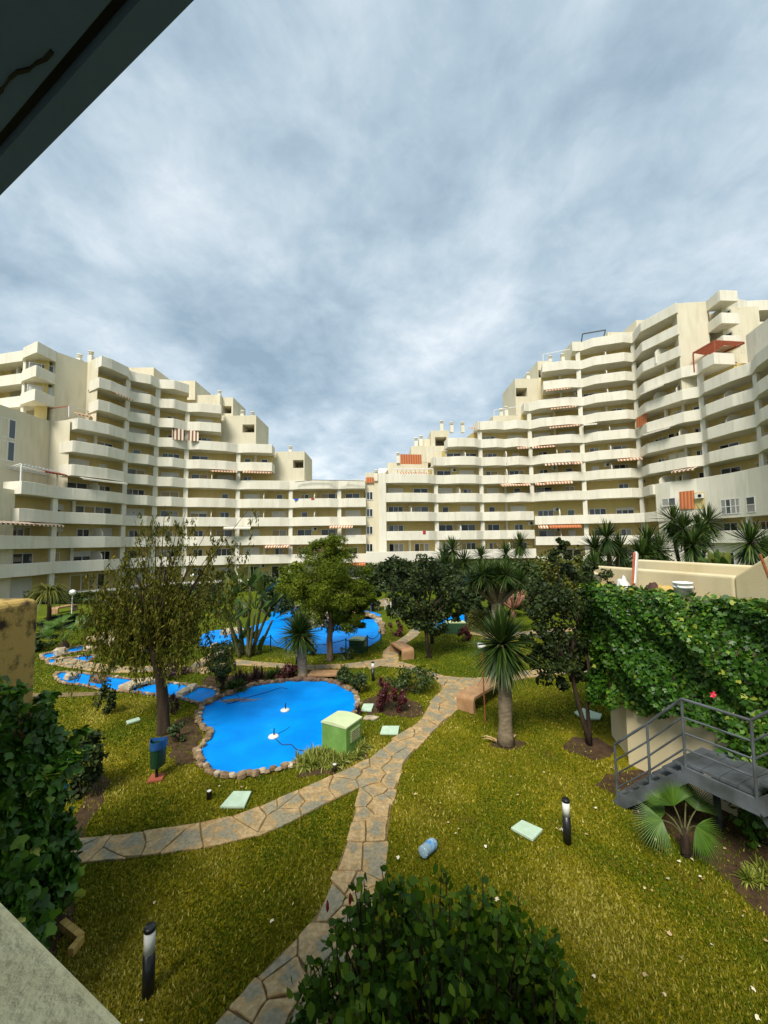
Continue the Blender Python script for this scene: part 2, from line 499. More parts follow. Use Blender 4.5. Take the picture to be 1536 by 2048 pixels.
def storey(f, parent, a, b, z0, z1, front=BACK, deep=DEEP, name='storey_wall', m=None):
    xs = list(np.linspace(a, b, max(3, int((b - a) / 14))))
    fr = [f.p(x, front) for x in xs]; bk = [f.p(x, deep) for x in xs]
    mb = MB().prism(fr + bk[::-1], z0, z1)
    return mb.build(name, m or M_WALL_SHADE, parent)

_wc = {}
def win_mesh(w_, h_, n, rows=1):
    k = (w_, h_, n, rows)
    if k not in _wc:
        mb = MB(); fw = 0.09; d = 0.07
        for i in range(n + 1):
            x = -w_ / 2 + w_ * i / n
            mb.box((x, d / 2, h_ / 2), (fw, d, h_))
        for j in range(rows + 1):
            z = h_ * j / rows
            mb.box((0, d / 2 - 0.004, min(max(z, fw / 2), h_ - fw / 2)), (w_ - 0.004, d - 0.012, fw))
        _wc[k] = mb.mesh('window')
        _wc[k].materials.append(M_WHITE)
    return _wc[k]
def pane_mesh(w_, h_, mi):
    k = ('p', round(w_, 2), round(h_, 2), mi)
    if k not in _wc:
        me = MB().box((0, 0.02, 0), (w_, 0.02, h_)).mesh('pane')
        me.materials.append(M_SHUT if mi == 's' else M_GLASS[mi])
        _wc[k] = me
    return _wc[k]
def window(parent, P, z, n, w_, h_, cols, rows=1, panes=None, rnd=random):
    rz = math.atan2(n.y, n.x) - math.pi / 2
    o = meshobj('window', win_mesh(w_, h_, cols, rows), None, parent, (P.x, P.y, z), rz)
    pw = w_ / cols - 0.06; ph = h_ / rows - 0.06
    for r in range(rows):
        for i in range(cols):
            mi = panes[(r * cols + i) % len(panes)] if panes else rnd.choice((0, 0, 1, 2, 2, 3) if rnd.random() < .6 else (0, 1))
            meshobj('shutter' if mi == 's' else 'pane', pane_mesh(pw, ph, mi), None, o, (-w_ / 2 + w_ * (i + 0.5) / cols, 0, h_ * (r + 0.5) / rows), 0)
    return o
_fm = MB().prism([(0, 0), (0.12, 0), (0.12, 1.55), (0, 1.55)], 0, [2.0, 2.0, 2.0, 2.0]).mesh('partition')
def fin_mesh():
    k = 'fin'
    if k not in _wc:
        mb = MB()
        # profile in (y outward, z)
        pr = [(0, 0), (2.15, 0), (2.15, 1.45), (2.0, 1.75), (1.55, 2.12), (0, 2.12)]
        i = 0
        for sx in (-0.06, 0.06):
            mb.v += [(sx, y, z) for y, z in pr]
        nn = len(pr)
        mb.f.append(tuple(range(nn))); mb.f.append(tuple(range(nn, 2 * nn))[::-1])
        for q in range(nn):
            mb.f.append((q, nn + q, nn + (q + 1) % nn, (q + 1) % nn))
        _wc[k] = mb.mesh('partition'); _wc[k].materials.append(M_PARA)
    return _wc[k]
def fin(parent, f, px, z):
    n = f.nrm(px); P = f.p(px, BACK)
    o = meshobj('partition', fin_mesh(), None, parent, (P.x, P.y, z), math.atan2(n.y, n.x) - math.pi / 2)
    return o
def pillar(parent, f, px, z0, z1, w_=0.55, off=None, name='pillar', m=None):
    n = f.nrm(px)
    o = f.off(px) - 0.35 if off is None else off
    P = f.p(px, o)
    k = ('pil', w_, round(z1 - z0, 2), m)
    if k not in _wc:
        _wc[k] = MB().box((0, 0, (z1 - z0) / 2), (w_, 0.3, z1 - z0)).mesh(name); _wc[k].materials.append(m or M_PARA)
    return meshobj(name, _wc[k], None, parent, (P.x, P.y, z0), math.atan2(n.y, n.x) - math.pi / 2)
def ac_unit(parent, P, z, n):
    rz = math.atan2(n.y, n.x) - math.pi / 2
    if 'ac' not in _wc:
        _wc['ac'] = MB().box((0, 0.16, 0), (0.85, 0.32, 0.58)).mesh('air_conditioner'); _wc['ac'].materials.append(M_WHITE)
        _wc['acf'] = MB().lathe([(0.22, 0), (0.22, 0.02)], 12).mesh('fan_grille'); _wc['acf'].materials.append(M_BLACK)
    o = meshobj('air_conditioner', _wc['ac'], None, parent, (P.x, P.y, z), rz)
    g = meshobj('fan_grille', _wc['acf'], None, o, (-0.15, 0.315, 0)); g.rotation_euler = (-math.pi / 2, 0, 0)
    return o
def awning(parent, f, a, b, z, m, drop=0.35, out_=0.9, valance=0.22, off=None):
    """sloping fabric with a scalloped valance"""
    A = f.p(a, (f.off(a) if off is None else off) - 0.12); B = f.p(b, (f.off(b) if off is None else off) - 0.12)
    c = (A + B) / 2; n = f.nrm((a + b) / 2); Lg = (B - A).length
    rz = math.atan2(n.y, n.x) - math.pi / 2
    mb = MB(); t = 0.03
    mb.v += [(-Lg / 2, -0.05, 0), (Lg / 2, -0.05, 0), (Lg / 2, out_, -drop), (-Lg / 2, out_, -drop), (-Lg / 2, -0.05, -t), (Lg / 2, -0.05, -t), (Lg / 2, out_, -drop - t), (-Lg / 2, out_, -drop - t)]
    mb.f += [(0, 1, 2, 3), (7, 6, 5, 4), (0, 4, 5, 1), (2, 6, 7, 3), (1, 5, 6, 2), (3, 7, 4, 0)]
    if valance:
        k = max(4, int(Lg / 0.35))
        for i in range(k):
            x0 = -Lg / 2 + Lg * i / k; x1 = x0 + Lg / k; xm = (x0 + x1) / 2
            j = len(mb.v)
            for y in (out_ + 0.003, out_ + 0.02):
                mb.v += [(x0, y, -drop), (x1, y, -drop), (x1, y, -drop - valance * 0.7), (xm, y, -drop - valance), (x0, y, -drop - valance * 0.7)]
            mb.f += [tuple(range(j, j + 5)), tuple(range(j + 5, j + 10))[::-1], (j + 2, j + 7, j + 8, j + 3), (j + 3, j + 8, j + 9, j + 4)]
    o = mb.build('awning', m, parent)
    o.location = (c.x, c.y, z); o.rotation_euler = (0, 0, rz)
    return o
def blind(parent, f, a, b, z, m, h_=1.7, lean=0.35, off=None):
    """striped cloth let down over the opening"""
    A = f.p(a, (f.off(a) if off is None else off) + 0.02); B = f.p(b, (f.off(b) if off is None else off) + 0.02)
    c = (A + B) / 2; n = f.nrm((a + b) / 2); Lg = (B - A).length
    mb = MB(); t = 0.03
    mb.v += [(-Lg / 2, 0, 0), (Lg / 2, 0, 0), (Lg / 2, lean, -h_), (-Lg / 2, lean, -h_), (-Lg / 2, -t, 0), (Lg / 2, -t, 0), (Lg / 2, lean - t, -h_), (-Lg / 2, lean - t, -h_)]
    mb.f += [(3, 2, 1, 0), (4, 5, 6, 7), (0, 1, 5, 4), (2, 3, 7, 6), (1, 2, 6, 5), (3, 0, 4, 7)]
    o = mb.build('awning', m, parent)
    d = n.normalized()
    o.location = (c.x, c.y, z); o.rotation_euler = (0, 0, math.atan2(n.y, n.x) - math.pi / 2)
    return o
def furnish(f, parent, a, b, zf, soffit, pillars, rnd, thin=True):
    """windows, partitions, pillars and air conditioners of one storey; zf = its floor"""
    ps = [a] + [p for p in pillars if a + 6 < p < b - 6] + [b]
    for p in pillars:
        if a + 3 < p < b - 3:
            pillar(parent, f, p, zf + 0.9, soffit + 0.03, 0.62)
    for p, q in zip(ps[:-1], ps[1:]):
        Wd = (f.base(q) - f.base(p)).length
        n = max(1, int(round(Wd / 3.3)))
        if Wd < 1.6: continue
        for i in range(n):
            x = p + (q - p) * (i + 0.5) / n
            nn = f.nrm(x); P = f.p(x, BACK + 0.01)
            r = rnd.random()
            if r < 0.46:
                wn = window(parent, P, zf + 0.05, nn, 2.3, 2.05, rnd.choice((2, 2, 3)), rnd=rnd)
                if rnd.random() < .3:
                    hh = rnd.choice((.35, .6, .9))
                    meshobj('shutter', pane_mesh(2.2, hh, 's'), None, wn, (0, .05, 2.0 - hh / 2), 0)
            elif r < 0.58:
                window(parent, P, zf + 0.05, nn, 2.4, 2.15, 2, panes=['s'])
            elif r < 0.78:
                window(parent, P, zf + 0.05, nn, 0.95, 2.0, 1, panes=[rnd.choice((0, 0, 1, 's'))])
            elif r < 0.93:
                window(parent, P, zf + 0.9, nn, 1.3, 1.15, 2, rnd=rnd)
            if rnd.random() < 0.07:
                ac_unit(parent, f.p(x + (q - p) / n * 0.42, BACK + 0.01), zf + 2.15, nn)
            if i < n - 1:
                xb = p + (q - p) * (i + 1) / n
                rr = rnd.random()
                if rr < 0.42:
                    fin(parent, f, xb, zf)
                elif rr < 0.70 and thin:
                    pillar(parent, f, xb, zf, soffit + 0.03, 0.34, BACK + 0.5)
def gable(parent, px0, px1, Y, yt, yb, dep=7.0, m=None, opening=None, yt2=None, name='gable_wall'):
    """a wall block whose front faces the courtyard, with an optional loggia opening (px0,px1,y0,y1)"""
    A = at(px0, (yt + yb) / 2, Y); B = at(px1, (yt + yb) / 2, Y)
    z1 = at((px0 + px1) / 2, yt, Y).z; z0 = at((px0 + px1) / 2, yb, Y).z
    if opening:
        ox0, ox1, oy0, oy1 = opening
        x0 = at(ox0, oy0, Y).x; x1 = at(ox1, oy0, Y).x; zt = at(ox0, oy0, Y).z; zb = at(ox0, oy1, Y).z
        mb = MB()
        mb.box(((A.x + x0) / 2, Y + dep / 2, (z0 + z1) / 2), (x0 - A.x, dep, z1 - z0))
        if B.x - x1 > 0.05:
            mb.box(((B.x + x1) / 2, Y + dep / 2, (z0 + z1) / 2), (B.x - x1, dep, z1 - z0))
        mb.box(((x0 + x1) / 2, Y + dep / 2 + 0.004, (zt + z1) / 2), (x1 - x0, dep, z1 - zt))
        mb.box(((x0 + x1) / 2, Y + dep / 2 + 0.004, (z0 + zb) / 2), (x1 - x0, dep, zb - z0))
        mb.box(((x0 + x1) / 2, Y + dep * 0.6, (zt + zb) / 2), (x1 - x0, 0.2, zt - zb))
        return mb.build(name, m or M_BLOCK, parent)
    return MB().box(((A.x + B.x) / 2, Y + dep / 2, (z0 + z1) / 2), (B.x - A.x, dep, z1 - z0)).build(name, m or M_BLOCK, parent)
def chimney(parent, px, py, Y, h_=0.9):
    P = at(px, py, Y)
    mb = MB().box((0, 0, -0.3), (0.55, 0.55, 1.2)).lathe([(0.2, 0.3), (0.2, 0.55), (0.34, 0.56), (0.34, 0.62), (0.2, 0.63), (0.2, 0.8), (0.36, 0.81), (0.3, 0.92)], 10)
    o = mb.build('chimney', M_PARA, parent); o.location = P
    return o
def pergola(parent, corners, z, z0, m, n=8, post=0.12):
    """flat slatted roof on posts; corners = 4 xy points"""
    a, b, c, d = [Vector((q[0], q[1], 0)) for q in corners]
    mb = MB(); up = Vector((0, 0, z))
    for p, q in ((a, b), (d, c)):
        mb.bar(p + up, q + up, 0.12, 0.16)
    for i in range(n + 1):
        t = i / n
        mb.bar(a.lerp(b, t) + up + Vector((0, 0, 0.12)), d.lerp(c, t) + up + Vector((0, 0, 0.12)), 0.08, 0.1)
    for p in (a, b):
        mb.bar(p + Vector((0, 0, z0)), p + up - Vector((0, 0, 0.085)), post)
    return mb.build('pergola', m, parent)

FR = Facade([(765, 60.5), (870, 61.8), (1000, 63.0), (1068, 62.5), (1163, 60.5), (1285, 57.9), (1336, 52.8), (1400, 49.8), (1500, 44.0), (1560, 40.0), (1650, 34.0)],
            [(765, .2), (800, .9), (854, .9), (874, .0), (890, .0), (917, .8), (950, .8), (966, .0), (996, .8), (1015, .2), (1038, .9), (1067, 0), (1088, .9), (1146, .9), (1177, 0), (1202, .9), (1267, .9), (1287, 0), (1316, .9), (1392, .9), (1417, 0), (1440, .9), (1500, 1.0), (1530, .1), (1560, .9), (1650, .9)])
FL = Facade([(-90, 36.0), (0, 40.8), (52, 43.2), (130, 47.8), (200, 51.0), (255, 54.7), (310, 57.5), (380, 59.8), (470, 62.0), (540, 63.2), (740, 63.2)],
            [(-90, .7), (20, .7), (55, .8), (108, .2), (135, .7), (172, .9), (203, .9), (236, .8), (248, 0), (260, .2), (287, .9), (308, .1), (340, .9), (369, 0), (395, .8), (450, .8), (474, 0), (500, .7), (560, .7), (580, 0), (603, .8), (661, .8), (678, 0), (697, .7), (733, .5)])
PIL_R = [874, 966, 1067, 1172, 1285, 1417, 1530]
PIL_L = [108, 248, 308, 369, 474, 580, 678]
ZR = lambda k: 6.1 + 2.9 * k
ZL = lambda k: 2.74 + 2.9 * k

RT = thing('apartment_building', 'tall cream stepped apartment block with wavy balconies rising above the yuccas', 'building', (20, 60, -2.2))
LT = thing('apartment_building', 'cream stepped apartment block with wavy balconies behind the weeping tree', 'building', (-30, 60, -2.2))
RT.location = (0, 0, 0); LT.location = (0, 0, 0)

rb = random.Random(3)
# right block: level, first and last pixel column
ext = {-1: (735, 880), 0: (770, 1068), 1: (770, 1068), 2: (770, 1322), 3: (770, 1650), 4: (870, 1650), 5: (898, 1650), 6: (960, 1650), 7: (1056, 1467), 8: (1097, 1390), 9: (1096, 1390), 10: (1160, 1390)}
special = [(1068, 1322, 8.2, 0), (1068, 1322, 5.05, 1)]
for k in range(0, 11):
    a, b = ext[k]
    band(FR, RT, a, b, ZR(k))
    ins = 1.5
    zf = ZR(k - 1) - 1.05
    if k in (0, 1):
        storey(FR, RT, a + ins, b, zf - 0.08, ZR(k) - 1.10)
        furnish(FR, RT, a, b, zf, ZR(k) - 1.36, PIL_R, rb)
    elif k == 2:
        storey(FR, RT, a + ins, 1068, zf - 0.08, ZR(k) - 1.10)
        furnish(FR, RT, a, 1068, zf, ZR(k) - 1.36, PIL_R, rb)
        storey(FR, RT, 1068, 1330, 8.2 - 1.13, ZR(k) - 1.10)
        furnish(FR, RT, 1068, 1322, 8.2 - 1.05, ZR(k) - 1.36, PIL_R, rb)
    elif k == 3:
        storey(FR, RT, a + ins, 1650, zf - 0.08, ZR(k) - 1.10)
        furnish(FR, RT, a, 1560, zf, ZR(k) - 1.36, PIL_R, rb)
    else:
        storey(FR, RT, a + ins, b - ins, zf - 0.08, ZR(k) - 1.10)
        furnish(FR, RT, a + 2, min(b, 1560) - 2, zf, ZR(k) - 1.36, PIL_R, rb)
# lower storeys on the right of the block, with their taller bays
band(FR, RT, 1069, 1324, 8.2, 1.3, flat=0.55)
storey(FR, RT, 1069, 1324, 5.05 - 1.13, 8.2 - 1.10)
furnish(FR, RT, 1069, 1322, 5.05 - 1.05, 8.2 - 1.3, PIL_R, rb)
band(FR, RT, 1069, 1324, 5.05, 1.3, flat=0.55)
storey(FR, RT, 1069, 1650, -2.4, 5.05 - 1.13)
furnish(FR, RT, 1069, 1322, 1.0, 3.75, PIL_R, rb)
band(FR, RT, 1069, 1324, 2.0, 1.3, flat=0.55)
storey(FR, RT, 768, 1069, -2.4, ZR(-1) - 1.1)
band(FR, RT, 735, 884, ZR(-1) - 0.1, 1.5, flat=2.6, name='terrace_parapet')
band(FR, RT, 884, 1068, ZR(-1), 1.4, flat=0.8, name='terrace_parapet')
# solid lower wall at the right with its windows
band(FR, RT, 1322, 1650, 11.93, 5.1, flat=0.55, name='lower_wall')
storey(FR, RT, 1322, 1650, 3.9, 6.9)
band(FR, RT, 1424, 1650, 5.36, 1.4, flat=0.75)
storey(FR, RT, 1322, 1424, -2.4, 6.86, front=0.35, name='lower_wall_panel', m=M_PARA)
storey(FR, RT, 1424, 1650, -2.4, 4.0, front=0.1, name='lower_wall_panel', m=M_PARA)
def wall_win(px, py_top, py_bot, wpx, cols, rows, panes, off=0.56):
    P = FR.p(px, off); n = FR.nrm(px)
    zt = zy(py_top, px, P.y); zb = zy(py_bot, px, P.y)
    a = FR.p(px - wpx / 2, off); b = FR.p(px + wpx / 2, off)
    return window(RT, P, zb, n, round((b - a).length, 2), round(zt - zb, 2), cols, rows, panes)
wall_win(1473, 997, 1028, 42, 4, 2, [2, 2, 1, 2])
wall_win(1516, 993, 1025, 18, 1, 2, [2, 1])
wall_win(1346, 996, 1012, 26, 2, 1, [1, 2])
blind(RT, FR, 1366, 1398, zy(982, 1382, FR.p(1382, .56).y), M_AWNO, h_=2.3, lean=0.12, off=0.57)
nb = MB().box((0, 0.02, 1.05), (1.7, 0.04, 2.1)).build('niche_door', M_WALL_SHADE, RT)
q = FR.p(1410, 0.56); nb.location = (q.x, q.y, zy(1018, 1410, q.y)); nb.rotation_euler = (0, 0, math.atan2(FR.nrm(1410).y, FR.nrm(1410).x) - math.pi / 2)
ac_unit(RT, FR.p(1411, 0.62), zy(992, 1411, q.y), FR.nrm(1411))
for px in (1437, 1470, 1500):
    window(RT, FR.p(px, BACK + 0.02), 4.35, FR.nrm(px), 1.6, 2.0, 2, panes=[0, 1])
for px in (1455, 1510):
    window(RT, FR.p(px, 0.12), 0.8, FR.nrm(px), 1.2, 2.1, 1, panes=[0])
pillar(RT, FR, 1504, 4.2, 6.9, 0.5, 0.3)
# recessed upper storeys above the right end
FU = Facade([(1440, 50.2), (1475, 47.6), (1506, 47.9)], [(1440, .1), (1473, .4), (1506, .4)])
FU2 = Facade([(1498, 49.4), (1640, 51.0)], [(1498, .4), (1530, .1), (1560, .6), (1640, .6)])
for k in (8, 9, 10):
    for f_, a_, b_ in ((FU, 1446, 1504), (FU2, 1504, 1640)):
        band(f_, RT, a_, b_, ZR(k))
        storey(f_, RT, a_ + (6 if f_ is FU else 0), b_ - 2, ZR(k - 1) - 1.1, ZR(k) - 1.1, deep=-6, m=M_BLOCK)
    furnish(FU2, RT, 1508, 1620, ZR(k - 1) - 1.05, ZR(k) - 1.36, [1545], rb)
    window(RT, FU.p(1466, BACK + .01), ZR(k - 1) - 1.0, FU.nrm(1466), .95, 2.0, 1, panes=[0])
A = FR.p(1388, 0.7); B = FU.p(1447, 0.05)
MB().prism([A, B, (B.x + 3, B.y + 3), (A.x + 3, A.y + 6)], ZR(6) - 1.0, ZR(10) - 0.004).build('gable_wall', M_BLOCK, RT)
MB().prism([FR.p(1484, -2.2), FR.p(1650, -2.2), FR.p(1650, -7), FR.p(1484, -7)], ZR(6) - 1.0, ZR(7) + 1.6).build('gable_wall', M_PARA, RT)
# corner wall against the left block
a0 = at(757, 1000, 60.2); a1 = at(772, 1000, 60.2)
MB().prism([(a0.x, 61.2), (a1.x, 60.2), (a1.x + 0.6, 70), (a0.x, 70)], -2.3, [15.1, 15.1, 17.5, 17.5]).build('corner_wall', M_PARA, RT)
# setbacks and roof rooms of the right block
gable(RT, 1031, 1104, 65.5, 757, 832, 7, opening=(1031.5, 1054, 776, 793))
gable(RT, 1076, 1104, 67.5, 722, 770, 7, opening=(1076.5, 1095, 740, 755))
gable(RT, 986, 1058, 65.5, 831, 852, 7)
gable(RT, 862, 898, 66.5, 861, 905, 7, opening=(870, 893, 874, 892))
gable(RT, 838, 872, 68, 878, 905, 6)
gable(RT, 822, 896, 66, 892, 925, 6)
gable(RT, 775, 856, 66, 925, 955, 6)
gable(RT, 757, 772, 66, 940, 960, 6)
gable(RT, 1216, 1300, 66, 664, 690, 8, m=M_BLOCK)
gable(RT, 1273, 1312, 66.5, 640, 670, 4)
gable(RT, 1146, 1164, 67, 683, 720, 5, opening=(1147, 1160, 693, 715))
for px, py, Y in ((883, 852, 67), (903, 855, 67), (925, 855, 67), (842, 882, 68), (832, 886, 68), (796, 916, 66), (1002, 828, 66), (1012, 824, 67), (1056, 756, 67), (1100, 722, 68), (1125, 718, 68)):
    chimney(RT, px, py, Y)
def roofrail(parent, pts, m=M_WHITE, r=0.045):
    mb = MB()
    for (p, q) in zip(pts[:-1], pts[1:]):
        mb.bar(p, q, r * 2)
    return mb.build('roof_rail', m, parent)
roofrail(RT, [at(1162, 690, 61), at(1165, 668, 61), at(1211, 660, 60.6), at(1207, 676, 60.6)], M_METAL, 0.07)
roofrail(RT, [at(1086, 722, 64), at(1086, 709, 64), at(1142, 698, 64)])
roofrail(RT, [at(988, 832, 64), at(988, 820, 64), at(1030, 814, 64), at(1056, 812, 64)])
roofrail(RT, [at(855, 924, 63), at(855, 905, 63), at(868, 900, 63), at(895, 902, 63)])
pergola(RT, [at(786, 938, 61.3).xy, at(866, 938, 61.6).xy, at(866, 938, 65).xy, at(786, 938, 65).xy], zy(938, 826, 61.5), ZR(3) - 1, M_WHITE, 9)
blind(RT, FR, 806, 850, zy(908, 828, 62.5), M_AWNO, h_=1.6, lean=0.1, off=-1.5)
awning(RT, FR, 800, 830, zy(942, 815, 61), M_AWN, off=-0.6); awning(RT, FR, 834, 858, zy(942, 845, 61), M_AWN, off=-0.6)
awning(RT, FR, 900, 940, zy(872, 920, 62), M_AWN, off=-1.0)
awning(RT, FR, 945, 958, zy(848, 950, 62), M_AWN, off=-1.0)
pergola(RT, [FR.p(1412, 0.2), FR.p(1464, 0.6), FR.p(1464, -3.5), FR.p(1412, -3.5)], ZR(7) + 1.45, ZR(7) - 1, M_RED, 16)
for k, a, b, m in ((7, 1108, 1160, M_AWN), (5, 1036, 1060, M_AWN), (5, 1070, 1115, M_AWN), (4, 1092, 1148, M_AWNB), (4, 1150, 1167, M_AWN), (3, 1000, 1016, M_AWN), (3, 1018, 1042, M_AWN), (3, 1044, 1060, M_AWN), (3, 1073, 1090, M_AWN), (3, 1092, 1146, M_AWN),
                   (4, 1239, 1290, M_AWN), (6, 1105, 1166, M_AWN), (3, 1360, 1408, M_AWNB), (6, 1175, 1200, M_AWNW), (7, 1318, 1362, M_AWNW), (5, 1318, 1368, M_AWNW), (8, 1070 + 30, 1150, M_AWN)):
    awning(RT, FR, a, b, ZR(k) - 1.40, m, drop=0.3)
awning(RT, FR, 1075, 1095, 5.05 + 1.75, M_AWN, off=0.5); awning(RT, FR, 1097, 1160, 5.05 + 1.75, M_AWNO, off=0.5)
blind(RT, FR, 1292, 1312, ZR(6) - 1.38, M_AWNO, h_=1.55, lean=0.1)

# left block
rb = random.Random(8)
extL = {0: (-88, 732), 1: (-88, 732), 2: (25, 732), 3: (27, 732), 4: (130, 731), 5: (130, 544), 6: (138, 544), 7: (179, 438), 8: (179, 438), 9: (182, 371)}
for k in range(10):
    a, b = extL[k]
    band(FL, LT, a, b, ZL(k))
    zf = ZL(k - 1) - 1.05
    ins = 3 if k > 1 else 0
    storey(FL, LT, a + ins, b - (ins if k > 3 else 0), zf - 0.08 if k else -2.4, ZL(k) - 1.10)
    furnish(FL, LT, a + ins, b - 2, zf, ZL(k) - 1.36, PIL_L, rb)
# blank end walls of the nearer steps
FML = Facade([(-90, 39.0), (13, 44.0), (90, 48.6)], [(-90, 0), (90, 0)])
W = FL.p(134, -0.35)
MB().prism([FML.p(-90), FML.p(13), FML.p(90), W, FL.p(150, -6), FML.p(60, -8), FML.p(-90, -8)], ZL(3) - 1.0, ZL(6) - 0.2).build('gable_wall', M_BLOCK, LT)
MB().prism([FL.p(22, -0.25), FL.p(29, -0.2), FL.p(60, -3), FL.p(-90, -8), FL.p(-90, -0.9)], -2.3, ZL(3) - 0.9).build('gable_wall', M_BLOCK, LT)
for px, py in ((3, 860), (3, 905)):
    P = FML.p(px, 0.02)
    window(LT, P, zy(py + 16, px, P.y), FML.nrm(px), 1.6, 2.2, 2, panes=[1, 0])
FUL = Facade([(-90, 50.5), (0, 48.6), (29, 48.3), (33, 46.9), (58, 46.4), (95, 48.6), (160, 51.6)], [(-90, .2), (29, .2), (58, .5), (94, .1), (160, 0)])
for k in (7, 8, 9):
    band(FUL, LT, -90, 94, ZL(k))
    storey(FUL, LT, -90, 94, ZL(k - 1) - 1.1, ZL(k) - 1.1)
    furnish(FUL, LT, -40, 92, ZL(k - 1) - 1.05, ZL(k) - 1.36, [30], rb)
e = FL.p(182, 0.1)
MB().prism([FUL.p(94, 0.08), FUL.p(160, 0.05), e, FL.p(190, -6), FUL.p(94, -8)], ZL(6) - 1.0, ZL(9) - 0.05).build('gable_wall', M_BLOCK, LT)
gable(LT, 437, 512, 63.5, 831, 892, 7, opening=(485, 509, 849, 865))
gable(LT, 430, 466, 65.5, 795, 836, 6, opening=(439, 463, 812, 827))
gable(LT, 544, 609, 65.5, 903, 966, 7, opening=(586, 607, 920, 936))
gable(LT, 256, 307, 61.5, 735, 775, 5, m=M_BLOCK)
gable(LT, 300, 390, 64, 762, 800, 6)
gable(LT, 366, 440, 64.5, 790, 830, 6)
# stair tower between the two blocks
A = at(731, 1000, 64.0); B = at(760, 1000, 64.0)
MB().box(((A.x + B.x) / 2, 66, 6.6), (B.x - A.x, 4, 18.2)).build('stair_tower', M_BLOCK, LT)
for yt, yb in ((982, 1000), (1017, 1034), (1052, 1069), (1087, 1104)):
    P = at(739.5, yb, 63.98)
    window(LT, Vector((P.x, P.y)), P.z, Vector((0, -1)), 0.95, 1.35, 2, panes=[0, 1])
for px, py, Y in ((159, 722, 52), (182, 716, 53), (439, 792, 66), (485, 832, 64), (505, 835, 64), (581, 903, 66), (752, 951, 64)):
    chimney(LT, px, py, Y)
blind(LT, FL, 732, 748, zy(954, 740, 63.5), M_AWNO, h_=0.9, lean=0.05, off=-0.6)
pergola(LT, [FL.p(28, 0.5), FL.p(112, -0.2), FML.p(86, 0.1), FML.p(8, 0.1)], ZL(3) + 1.75, ZL(3) - 1, M_WHITE, 10)
awning(LT, FL, 78, 122, ZL(3) + 1.9, M_RED, drop=0.35, out_=1.2, off=-0.7)
roofrail(LT, [at(138, 834, 47.2), at(138, 812, 47.2), at(178, 822, 51)])
roofrail(LT, [at(95, 818, 49), at(138, 812, 47.2)], M_RED)
awning(LT, FL, 150, 200, ZL(6) + 1.3, M_AWN, off=-1.6)
blind(LT, FL, 339, 361, ZL(7) - 1.38, M_AWNB, h_=1.75, lean=0.3); blind(LT, FL, 373, 392, ZL(7) - 1.38, M_AWNB, h_=1.7, lean=0.5)
for k, a, b, m in ((2, 51, 107, M_AWNB), (2, -30, 46, M_AWNB), (5, 485, 543, M_AWN), (5, 420, 472, M_AWN), (2, 660, 706, M_AWN), (1, 532, 558, M_AWN), (1, 560, 580, M_AWN), (0, 700, 731, M_AWNO), (4, 147, 235, M_AWNW), (2, 448, 502, M_AWNW), (8, 205, 240, M_AWN)):
    awning(LT, FL, a, b, ZL(k) - 1.40, m, drop=0.25)
roofrail(LT, [at(590, 964, 62), at(625, 960, 62), at(700, 961, 62), at(728, 962, 62)], M_METAL, 0.04)

